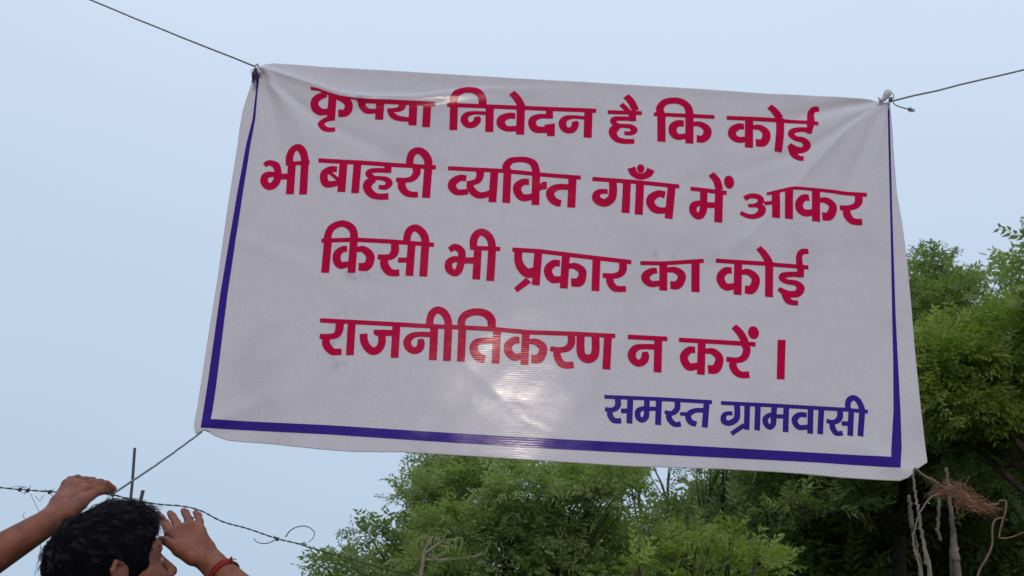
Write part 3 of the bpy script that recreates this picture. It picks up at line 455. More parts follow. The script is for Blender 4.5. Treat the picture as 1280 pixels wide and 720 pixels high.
stick('bare_vine', 'pale bare vine arching down in front of the left pole', [(1.3513, 3.4000, 2.1588),(1.3305, 3.4000, 2.1489),(1.3087, 3.4000, 2.1278),(1.2856, 3.4000, 2.0919),(1.2682, 3.4000, 2.0493),(1.2597, 3.4000, 2.0100),(1.2609, 3.4000, 1.9692),(1.2726, 3.4000, 1.9010)], [.0026, .0022, .0024, .0028], mat('pale_vine', (.24, .21, .18), .9, .2, var=(.20, .17, .15), vscale=30), None, 'vine', True, .05)
M_TAN = mat('brown_twig', (.15, .095, .07), .95, .15, var=(.22, .15, .115), vscale=30, bump=.6, bscale=60)
stick('crooked_twig', 'crooked brown twig hooked to the right of the orange tangle', [(1.4956, 3.4500, 2.1393),(1.5366, 3.4500, 2.1467),(1.5585, 3.4500, 2.1517)], [.0032, .004], M_TAN, None, 'twig', False, .12,
      branches=[([(1.5581, 3.4500, 2.1592),(1.5809, 3.4500, 2.1605),(1.5754, 3.4500, 2.1262),(1.5629, 3.4500, 2.0955),(1.5474, 3.4500, 2.0501),(1.5589, 3.4500, 2.0434),(1.5895, 3.4500, 2.0500),(1.6314, 3.4500, 2.0671),(1.7131, 3.4700, 2.0880)], [.0024, .0034, .0026, .0030, .0018, .0022]),
                ([(1.5644, 3.4500, 2.1081),(1.5409, 3.4500, 2.0993),(1.5291, 3.4500, 2.0738),(1.5261, 3.4600, 2.0238),(1.5081, 3.4700, 1.9829),(1.4855, 3.4800, 1.9445),(1.4711, 3.4800, 1.9051)], [.0028, .0034, .0036, .003])])
# jute cord from the corner and its tangle of loose fibre
M_JUTE = mat('orange_jute', (.46, .25, .16), .95, .15, var=(.30, .17, .11), vscale=40)
jr = empty('jute_cord', (1.1353, 2.9900, 2.1176)); tag(jr, 'frayed jute cord tying the banner\'s lower right corner to a pole', 'cord')
mb = MB(); twine(mb, smooth_path([V3(*p) for p in ((1.1313, 2.9900, 2.1219),(1.1663, 3.0500, 2.1254),(1.2413, 3.2000, 2.1551),(1.3348, 3.3800, 2.1920),(1.4139, 3.5200, 2.2094))], 8), .0048, 3, .03)
for k in range(30):
    t = rng.random(); a = V3(*(1.1663, 3.0500, 2.1254))*(1-t)+V3(*(1.4139, 3.5200, 2.2094))*t; b = a+V3(*[rng.uniform(-.012, .012) for _ in range(3)]); mb.tube([a, b], .0006, 3)
mb.build('cord', mat('brown_jute', (.22, .15, .12), .95, .15, var=(.32, .23, .19), vscale=60), jr)
mb = MB(); axis = [V3(*p) for p in ((1.3814, 3.5000, 2.1900),(1.4152, 3.5000, 2.1958),(1.4376, 3.4800, 2.1911),(1.4525, 3.4600, 2.1669),(1.4716, 3.4500, 2.1480),(1.5007, 3.4500, 2.1396),(1.5345, 3.4500, 2.1289))]
ax = smooth_path(axis, 8); sp_ = [.009, .017, .026, .022, .024, .022, .014]
for k in range(300):
    t = rng.random()**.9; i = int(t*(len(ax)-1)); c = ax[i]; s = np.interp(t, np.linspace(0, 1, 7), sp_)
    dirv = (ax[min(i+3, len(ax)-1)]-ax[max(i-3, 0)]); dirv /= np.linalg.norm(dirv); L_ = rng.uniform(.02, .07)
    o_ = V3(rng.gauss(0, .5), rng.gauss(0, .5), rng.gauss(0, .5))*s; a = c+o_-dirv*L_/2; b = c+o_+dirv*L_/2
    mb.tube(smooth_path([a, c+o_+V3(*[rng.gauss(0, .5*s) for _ in range(3)]), b+V3(*[rng.gauss(0, .35*s) for _ in range(3)])], 4), rng.uniform(.0003, .0008), 3, cap=False)
tag(mb.build('fibre_tangle', M_JUTE), 'orange brown tangle of loose jute fibre draped over the knobbly pole', 'fibre tangle')

# ------------------------------------------------------------------ the man: one continuous body from a blended distance field
def nrm(v): v = np.array(v, float); return v/np.linalg.norm(v)
class Field:
    def __init__(s): s.p = []
    def cone(s, a, b, ra, rb, k=.01, sub=False):
        a, b = np.array(a, float), np.array(b, float)
        s.p.append(('c', a, b, ra, rb, k, sub, (a+b)/2, np.linalg.norm(a-b)/2+max(ra, rb))); return s
    def ell(s, c, r, Rm=None, k=.01, sub=False):
        c = np.array(c, float); s.p.append(('e', c, np.array(r, float), np.eye(3) if Rm is None else Rm, 0, k, sub, c, max(r))); return s
    def chain(s, pts, rad, k=.01):
        for i in range(len(pts)-1): s.cone(pts[i], pts[i+1], rad[i], rad[i+1], k)
        return s
    def ev(s, P, idx=None):
        d = np.full(len(P), 1e3)
        for i in (range(len(s.p)) if idx is None else idx):
            q = s.p[i]
            if q[0] == 'c':
                _, a, b, ra, rb, k, sub, _, _ = q; ab = b-a; t = np.clip(((P-a)@ab)/(ab@ab+1e-12), 0, 1)
                e = np.linalg.norm(P-a-t[:, None]*ab, axis=1)-(ra+(rb-ra)*t)
            else:
                _, c, r, Rm, _, k, sub, _, _ = q; L = (P-c)@Rm; k0 = np.linalg.norm(L/r, axis=1); k1 = np.linalg.norm(L/(r*r), axis=1)+1e-9; e = k0*(k0-1)/k1
                e = np.where(k0 < .05, -min(r), e)
            if sub: h = np.clip(.5-.5*(d+e)/k, 0, 1); d = d+(-e-d)*h+k*h*(1-h)
            else: h = np.clip(.5+.5*(d-e)/k, 0, 1); d = d+(e-d)*h-k*h*(1-h)
        return d
    def mesh(s, h, extra=None):
        B = 12; lo = np.min([q[7]-q[8] for q in s.p], 0)-3*h; hi = np.max([q[7]+q[8] for q in s.p], 0)+3*h
        nb = np.ceil((hi-lo)/(B*h)).astype(int); cen = np.array([q[7] for q in s.p]); rad = np.array([q[8] for q in s.p]); kk = np.array([q[5] for q in s.p])
        N = nb*B+2; br = B*h*.87; offs = np.stack(np.meshgrid(*[np.arange(B+1)]*3, indexing='ij'), -1)
        keys, verts, ek = [], [], []
        st = np.array([N[1]*N[2], N[2], 1], np.int64)
        E12 = [((0,0,0),(1,0,0)),((0,0,0),(0,1,0)),((0,0,0),(0,0,1)),((1,0,0),(1,1,0)),((1,0,0),(1,0,1)),((0,1,0),(1,1,0)),((0,1,0),(0,1,1)),((0,0,1),(1,0,1)),((0,0,1),(0,1,1)),((1,1,0),(1,1,1)),((1,0,1),(1,1,1)),((0,1,1),(1,1,1))]
        for b in np.ndindex(*nb):
            c0 = lo+np.array(b)*B*h; cc = c0+B*h/2
            near = np.where(np.linalg.norm(cen-cc, axis=1)-rad < br+kk+2*h)[0]
            if not len(near): continue
            if abs(s.ev(cc[None], near)[0]) > br*1.35+.02: continue
            D = (s.ev((c0+offs.reshape(-1, 3)*h), near)).reshape(B+1, B+1, B+1)
            if extra is not None: D = D+extra(c0+offs.reshape(-1, 3)*h).reshape(D.shape)
            I = D < 0
            if I.all() or not I.any(): continue
            acc = np.zeros((B, B, B, 3)); cnt = np.zeros((B, B, B))
            for p, q in E12:
                A = D[p[0]:p[0]+B, p[1]:p[1]+B, p[2]:p[2]+B]; C_ = D[q[0]:q[0]+B, q[1]:q[1]+B, q[2]:q[2]+B]; m = (A < 0) != (C_ < 0)
                t = np.where(m, A/np.where(m, A-C_, 1), 0)[..., None]; acc += np.where(m[..., None], np.array(p)+(np.array(q)-np.array(p))*t, 0); cnt += m
            ijk = np.argwhere(cnt > 0); g = np.array(b)*B+ijk
            verts.append(lo+(g+acc[tuple(ijk.T)]/cnt[tuple(ijk.T)][:, None])*h); keys.append(g@st)
            for ax in range(3):
                sl0 = [slice(0, B)]*3; sl1 = [slice(0, B)]*3; sl1[ax] = slice(1, B+1)
                A, C_ = I[tuple(sl0)], I[tuple(sl1)]; w = np.argwhere(A != C_)
                if len(w): ek.append(np.c_[np.array(b)*B+w, np.full(len(w), ax), A[tuple(w.T)]])
        keys = np.concatenate(keys); V = np.concatenate(verts); E = np.concatenate(ek); o = np.argsort(keys); ks = keys[o]
        F = []
        for ax in range(3):
            e = E[E[:, 3] == ax]; u, v = [(1, 2), (2, 0), (0, 1)][ax]; du = np.zeros(3, int); du[u] = 1; dv = np.zeros(3, int); dv[v] = 1
            g = e[:, :3]; q = np.stack([(g-du-dv)@st, (g-dv)@st, g@st, (g-du)@st], 1); ii = np.searchsorted(ks, q); ii = np.minimum(ii, len(ks)-1)
            ok = (ks[ii] == q).all(1); f = o[ii][ok]; fl = e[ok, 4] == 0; f[fl] = f[fl][:, ::-1]; F.append(f)
        return V, np.concatenate(F)

HC = V3(*(-0.7171, 2.1500, 1.6055))                                   # centre of the skull
yaw, tilt = R(39), R(25)
hf = np.array([math.cos(yaw)*math.cos(tilt), math.sin(yaw)*math.cos(tilt), math.sin(tilt)])
hl = np.array([-math.sin(yaw), math.cos(yaw), 0.]); hu = np.cross(hf, hl)
HR = np.stack([hf, hl, hu], 1)
def h(x, y, z): return HC+HR@np.array([x, y, z], float)
B_ = Field()
# head
B_.ell(h(-.006, 0, .022), (.095, .074, .086), HR, .01)
B_.ell(h(.030, 0, -.040), (.060, .060, .082), HR, .03)
B_.cone(h(.074, .030, .024), h(.074, -.030, .024), .018, .018, .014)
B_.cone(h(.050, .052, -.030), h(.070, .036, -.036), .018, .016, .016); B_.cone(h(.050, -.052, -.030), h(.070, -.036, -.036), .018, .016, .016)
for s_ in (1, -1):
    B_.ell(h(.092, s_*.033, -.004), (.014, .017, .012), HR, .010, True)
    B_.ell(h(.073, s_*.032, -.004), (.0135, .0135, .0120), HR, .003)
    B_.cone(h(.000, s_*.060, -.070), h(.066, s_*.022, -.104), .016, .015, .02)
B_.cone(h(.086, 0, .012), h(.112, 0, -.030), .0085, .0115, .012); B_.ell(h(.102, .011, -.036), (.010, .008, .0075), HR, .006); B_.ell(h(.102, -.011, -.036), (.010, .008, .0075), HR, .006)
B_.cone(h(.088, .018, -.066), h(.088, -.018, -.066), .0075, .0075, .008); B_.cone(h(.086, .015, -.078), h(.086, -.015, -.078), .008, .008, .008)
B_.ell(h(.078, 0, -.106), (.019, .022, .016), HR, .016)
for s_ in (1, -1):                                            # ears: rim, hollow, lobe
    e0 = [h(-.004, s_*.072, .000), h(-.010, s_*.079, .014), h(-.022, s_*.083, .018), h(-.032, s_*.085, .006), h(-.030, s_*.083, -.014), h(-.018, s_*.078, -.030), h(-.008, s_*.075, -.038)]
    B_.chain(e0, [.004, .0045, .005, .005, .0048, .0055, .006], .003)
    B_.ell(h(-.018, s_*.077, -.010), (.015, .006, .024), HR, .004)
    B_.cone(h(-.004, s_*.074, -.004), h(-.004, s_*.077, .004), .005, .004, .004)
NB = V3(-.765, 2.02, 1.425)
B_.cone(h(-.030, 0, -.055), NB, .054, .060, .03); B_.cone(h(.0, 0, -.075), NB+V3(.03, .05, -.01), .045, .05, .03)
# trunk
tf = nrm((.26, .966, 0)); tl = V3(-tf[1], tf[0], 0)
def tb(f, l, z): return V3(-.775, 1.985, 0)+tf*f+tl*l+V3(0, 0, z)
SL, SR = tb(.0, .175, 1.355), tb(.0, -.175, 1.355)
B_.cone(NB+V3(0, 0, -.02), SL, .052, .050, .04); B_.cone(NB+V3(0, 0, -.02), SR, .052, .050, .04)
TR_ = np.stack([tf, tl, V3(0, 0, 1)], 1)
B_.ell(tb(.01, 0, 1.24), (.105, .155, .19), TR_, .04); B_.ell(tb(0, 0, 1.03), (.088, .132, .17), TR_, .04); B_.ell(tb(-.01, 0, .88), (.105, .155, .12), TR_, .04)
for s_ in (1, -1):
    hip = tb(0, s_*.085, .86); kn = tb(.03, s_*.11, .47); an = tb(-.01, s_*.12, .08); toe = tb(.15, s_*.135, .03)
    B_.cone(hip, kn, .082, .054, .03); B_.cone(kn, tb(-.01, s_*.115, .33), .052, .054, .02); B_.cone(tb(-.01, s_*.115, .33), an, .054, .036, .02); B_.cone(an-V3(0, 0, .035), toe, .035, .028, .02)
# left arm, raised; hand pinching the string
def limb(sh, el, wr): 
    B_.cone(sh, el, .050, .040, .025); m = el+(wr-el)*.28; B_.cone(el, m, .040, .041, .02); B_.cone(m, wr, .041, .026, .02)
WL = V3(*(-0.8756, 2.2000, 1.7011)); EL = V3(-1.045, 2.085, 1.515); limb(SL, EL, WL)
def hand(w, palm, fingers, thumb, thenar, kr=.0098):
    for K in palm: B_.cone(w, V3(*K), .0185, .0108, .010)
    for i in range(len(palm)-1): B_.cone(V3(*palm[i]), V3(*palm[i+1]), kr+.001, kr+.001, .008); B_.cone((w+V3(*palm[i]))/2, (w+V3(*palm[i+1]))/2, .0145, .0145, .008)
    for K, f in zip(palm, fingers):
        pts = [V3(*K)]+[V3(*p) for p in f[0]]; B_.chain(pts, f[1], .0035)
    B_.chain([V3(*p) for p in thumb[0]], thumb[1], .006)
    B_.cone(w+(V3(*thumb[0][0])-w)*.25, V3(*thenar[0]), .016, thenar[1], .012)
hand(WL, [(-0.8346, 2.2550, 1.7793),(-0.8547, 2.2700, 1.7899),(-0.8743, 2.2850, 1.7973),(-0.8909, 2.2950, 1.7971)],
     [([(-0.8183, 2.2620, 1.7917),(-0.8023, 2.2700, 1.7970),(-0.7913, 2.2850, 1.7921)], [.0100,.0088,.0080,.0066]),
      ([(-0.8375, 2.2850, 1.8019),(-0.8239, 2.2970, 1.8056),(-0.8086, 2.3050, 1.7991)], [.0100,.0088,.0080,.0066]),
      ([(-0.8606, 2.3050, 1.8104),(-0.8477, 2.3150, 1.8128),(-0.8357, 2.3200, 1.8028)], [.0098,.0084,.0076,.0064]),
      ([(-0.8971, 2.3180, 1.8132),(-0.8899, 2.3400, 1.8233),(-0.8776, 2.3500, 1.8213)], [.0088,.0066,.0062,.0056])],
     ([(-0.8413, 2.2050, 1.7229),(-0.8256, 2.2150, 1.7449),(-0.8158, 2.2350, 1.7660),(-0.8083, 2.2620, 1.7824),(-0.8001, 2.2800, 1.7863)], [.0150,.0125,.0092,.0086,.0068]), ((-0.8363, 2.2350, 1.7568), .0135))
# right arm, hand open, back towards us
WR = V3(*(-0.5537, 2.2500, 1.6444)); ER = V3(-.335, 2.13, 1.475); limb(SR, ER, WR)
hand(WR, [(-0.6534, 2.2620, 1.7023),(-0.6396, 2.2750, 1.7152),(-0.6207, 2.2800, 1.7204),(-0.5992, 2.2750, 1.7142)],
     [([(-0.6732, 2.2850, 1.7266),(-0.6900, 2.3050, 1.7412),(-0.7051, 2.3250, 1.7544)], [.0108,.0086,.0078,.0064]),
      ([(-0.6566, 2.2980, 1.7334),(-0.6724, 2.3200, 1.7494),(-0.6842, 2.3400, 1.7596)], [.0108,.0086,.0080,.0068]),
      ([(-0.6346, 2.3050, 1.7426),(-0.6479, 2.3250, 1.7585),(-0.6570, 2.3400, 1.7662)], [.0108,.0086,.0080,.0068]),
      ([(-0.6076, 2.2920, 1.7366),(-0.6171, 2.3100, 1.7521),(-0.6276, 2.3250, 1.7613)], [.0100,.0078,.0072,.0062])],
     ([(-0.5962, 2.2350, 1.6565),(-0.6206, 2.2250, 1.6673),(-0.6371, 2.2220, 1.6767),(-0.6513, 2.2300, 1.6837),(-0.6643, 2.2400, 1.6888)], [.0165,.0130,.0090,.0082,.0062]), ((-0.6301, 2.2450, 1.6751), .0150))
M_SKIN = mat('brown_skin', (.25, .095, .056), .6, .25, var=(.15, .052, .036), vscale=34, bump=.8, bscale=170, Subsurface_Weight=.08, Subsurface_Scale=.006, Subsurface_Radius=(1, .35, .2))
person = empty('person', (NB[0], 2.0, 0))
tag(person, 'man with curly black hair seen from behind, both arms raised to the wire', 'person')
Vb, Fb = B_.mesh(.0030)
np_mesh('body', Vb, Fb, M_SKIN, person)
# hair: a lumpy cap over the skull, then several thousand curled locks
Hc = Field()
Hc.ell(h(-.014, 0, .028), (.106, .085, .094), HR, .01)
Hc.ell(h(.036, 0, .076), (.066, .062, .048), HR, .03)
Hc.ell(h(-.050, 0, -.030), (.055, .066, .050), HR, .02)
Hc.ell(h(.118, 0, -.030), (.061, .12, .088), HR, .012, True)      # brow and face stay bare
Hc.ell(h(.092, .08, -.02), (.050, .052, .070), HR, .010, True); Hc.ell(h(.092, -.08, -.02), (.050, .052, .070), HR, .010, True)
Hc.ell(h(-.018, .10, -.038), (.030, .05, .058), HR, .006, True); Hc.ell(h(-.018, -.10, -.038), (.030, .05, .058), HR, .006, True)
def lumps(P):
    L = (P-HC)@HR
    return .0028*np.sin(L[:, 0]*150+2*np.sin(L[:, 1]*110))*np.sin(L[:, 1]*135+1.3)*np.sin(L[:, 2]*140+2*np.sin(L[:, 0]*90))
Vh, Fh = Hc.mesh(.0032, lumps)
M_SCALP = mat('dark_hair_mass', (.004, .004, .006), .95, .03, bump=.8, bscale=500)
M_HAIR = mat('black_hair', (.007, .006, .012), .48, .42, var=(.020, .015, .026), vscale=60, bump=.5, bscale=500)
hair = np_mesh('hair', Vh, Fh, M_SCALP, person)
hr = np.random.default_rng(5); mb_v, mb_f = [], []
me = Vh[Fh]; fc = me.mean(1); fn = np.cross(me[:, 1]-me[:, 0], me[:, 3]-me[:, 0]); fn /= np.linalg.norm(fn, axis=1)[:, None]+1e-12
loc = (fc-HC)@HR
fn = np.where((np.einsum('ij,ij->i', fn, fc-h(-.01, 0, .02)) < 0)[:, None], -fn, fn)
keep = np.where((np.abs(loc[:, 1]) < .1))[0]
def strand(path, w0, u1, u2):
    b0 = len(mb_v); n_ = len(path)
    for q in range(n_):
        w = w0*(1-.75*q/(n_-1))
        for a in (0, 2.094, 4.189): mb_v.append(path[q]+w*(math.cos(a)*u1+math.sin(a)*u2))
    for q in range(n_-1):
        for a in range(3): mb_f.append((b0+q*3+a, b0+q*3+(a+1) % 3, b0+q*3+3+(a+1) % 3, b0+q*3+3+a))
sel = hr.choice(keep, 900)
up_w = np.clip((loc[sel, 2]-.02)/.08, 0, 1)
nseg = 9; t = np.linspace(0, 1, nseg)[:, None]
for j, i in enumerate(sel):                                   # each lock: a waving guide with a sheaf of strands drawn together at the tip
    n_ = fn[i]; flow = hf*(.8*up_w[j]+.15)-hu*(.9-.6*up_w[j])+hl*(.25*math.sin(loc[i, 0]*40)+hr.normal(0, .25)); flow = nrm(flow-n_*np.dot(flow, n_)); sdv = nrm(np.cross(n_, flow))
    Lh = (.013+.018*up_w[j])*hr.uniform(.7, 1.3); am = (.0018+.0052*up_w[j])*hr.uniform(.6, 1.3); ph = hr.uniform(0, 6.28); tw = hr.uniform(4, 7.5)*(1 if hr.random() < .5 else -1); lift = .0008+.0032*up_w[j]
    for m in range(17):
        off = hr.normal(0, 1, 2)*.0030; p = fc[i]-n_*.003+sdv*off[0]+flow*off[1]
        path = p+flow*(Lh*hr.uniform(.85, 1.1)*t)-sdv*off[0]*.25*t+n_*(lift*np.sin(t*2.6)+abs(hr.normal(0, .0006)))+am*t**.6*(np.cos(ph+tw*t)*sdv+.7*np.sin(ph+tw*t)*n_)
        path = path-n_*(.35*Lh**2/.09*t*t)                    # bend with the skull
        strand(path, .00030, sdv, n_)
# forelock: loose curls springing forward over the brow
for j in range(700):
    c = h(hr.uniform(.050, .092), hr.uniform(-.055, .040), 0); u_ = hr.uniform(.052, .100); x_ = (c-HC)@hf; base = h(x_-.01, (c-HC)@hl, min(u_, .104-.35*max(0, x_-.05)))
    dirv = nrm(hf*hr.uniform(.5, 1.1)+hl*hr.normal(-.15, .4)+hu*hr.uniform(-.7, .45)); a1 = nrm(np.cross(dirv, hr.normal(0, 1, 3))); a2 = np.cross(dirv, a1)
    Lh = hr.uniform(.012, .030); rr_ = hr.uniform(.002, .0055); ph = hr.uniform(0, 6.28); tw = hr.uniform(6, 12); t = np.linspace(0, 1, 10)[:, None]
    path = base+dirv*Lh*t+rr_*t**.6*(np.cos(ph+tw*t)*a1+np.sin(ph+tw*t)*a2)-hu*.008*t*t; b0 = len(mb_v); w = .00060*(1-.7*t[:, 0])
    for q in range(10):
        for a in (0, 2.094, 4.189): mb_v.append(path[q]+w[q]*(math.cos(a)*a1+math.sin(a)*a2))
    for q in range(9):
        for a in range(3): mb_f.append((b0+q*3+a, b0+q*3+(a+1) % 3, b0+q*3+3+(a+1) % 3, b0+q*3+3+a))
st_ = MB(); st_.v = mb_v; st_.f = mb_f
mloc = bpy.data.meshes.new('locks')
mloc_o = np_mesh('locks', np.array(mb_v), np.array(mb_f), M_HAIR, None)
mloc_o.data.transform(Matrix.Translation(-Vector(person.location))); mloc_o.parent = hair; 
tag(mloc_o, kind='stuff')
# eyebrows, eyes
for s_ in (1, -1):
    mb = MB()
    for k in range(60):
        t = k/59; a = h(.0885-.012*t*t, s_*(.014+.034*t), .018+.006*math.sin(t*2.6)); mb.tube([a-HR@V3(.002, 0, 0), a+HR@V3(.0015, s_*.006, .002)], [.0010, .0005], 3)
    mb.build('eyebrow', M_HAIR, person)
M_EYE = mat('eye_white', (.30, .25, .22), .2, .5)
for s_ in (1, -1):
    F_ = Field().ell(h(.0755, s_*.032, -.004), (.0125, .0125, .0085), HR, .001); v_, f_ = F_.mesh(.0016); np_mesh('eye', v_, f_, M_EYE, person)
# red thread wound round the right wrist
M_THREAD = mat('red_thread', (.26, .022, .024), .9, .2, var=(.17, .018, .018), vscale=120, bump=.6, bscale=300)
mb = MB(); axd = nrm(ER-WR); a1 = nrm(np.cross(axd, (0, 0, 1))); a2 = np.cross(axd, a1)
for k in range(5):
    c = WR+axd*(.026+.0028*k); r0 = .0290+.0006*k; tl_ = rng.uniform(-.12, .12); 
    mb.tube([c+r0*(math.cos(a)*a1+math.sin(a)*a2)+axd*.006*tl_*math.cos(a) for a in np.linspace(0, 6.4, 26)], rng.uniform(.0016, .0024), 5)
for k in range(6):
    upv = nrm(V3(0, -.25, 1)-axd*np.dot(V3(0, -.25, 1), axd)); a = WR+axd*.031+upv*.0295+axd*rng.uniform(-.004, .004); mb.tube(smooth_path([a, a+V3(rng.uniform(0, .006), -.004, rng.uniform(.001, .009)), a+V3(rng.uniform(.004, .016), -.006, rng.uniform(-.006, .008))], 4), [.0016, .0008], 4)
mb.build('wrist_thread', M_THREAD, person)
# shirt and trousers (below the frame)
S_ = Field()
S_.cone(NB+V3(0, 0, -.045), SL, .058, .060, .04); S_.cone(NB+V3(0, 0, -.045), SR, .058, .060, .04)
S_.ell(tb(.01, 0, 1.24), (.118, .170, .19), TR_, .05); S_.ell(tb(0, 0, 1.00), (.108, .152, .20), TR_, .05)
S_.cone(SL, SL+(EL-SL)*.62, .062, .056, .03); S_.cone(SR, SR+(ER-SR)*.62, .062, .056, .03)
v_, f_ = S_.mesh(.007); np_mesh('shirt', v_, f_, mat('maroon_cotton', (.16, .02, .025), .9, .2, var=(.12, .016, .02), vscale=10, bump=.5, bscale=40), person)
T_ = Field(); T_.ell(tb(-.01, 0, .87), (.116, .166, .125), TR_, .04)
for s_ in (1, -1): T_.cone(tb(0, s_*.085, .86), tb(.03, s_*.11, .47), .092, .068, .03); T_.cone(tb(.03, s_*.11, .47), tb(-.01, s_*.118, .10), .068, .060, .02)
v_, f_ = T_.mesh(.008); np_mesh('trousers', v_, f_, mat('dark_denim', (.03, .035, .05), .9, .2, var=(.04, .048, .07), vscale=12, bump=.5, bscale=60), person)

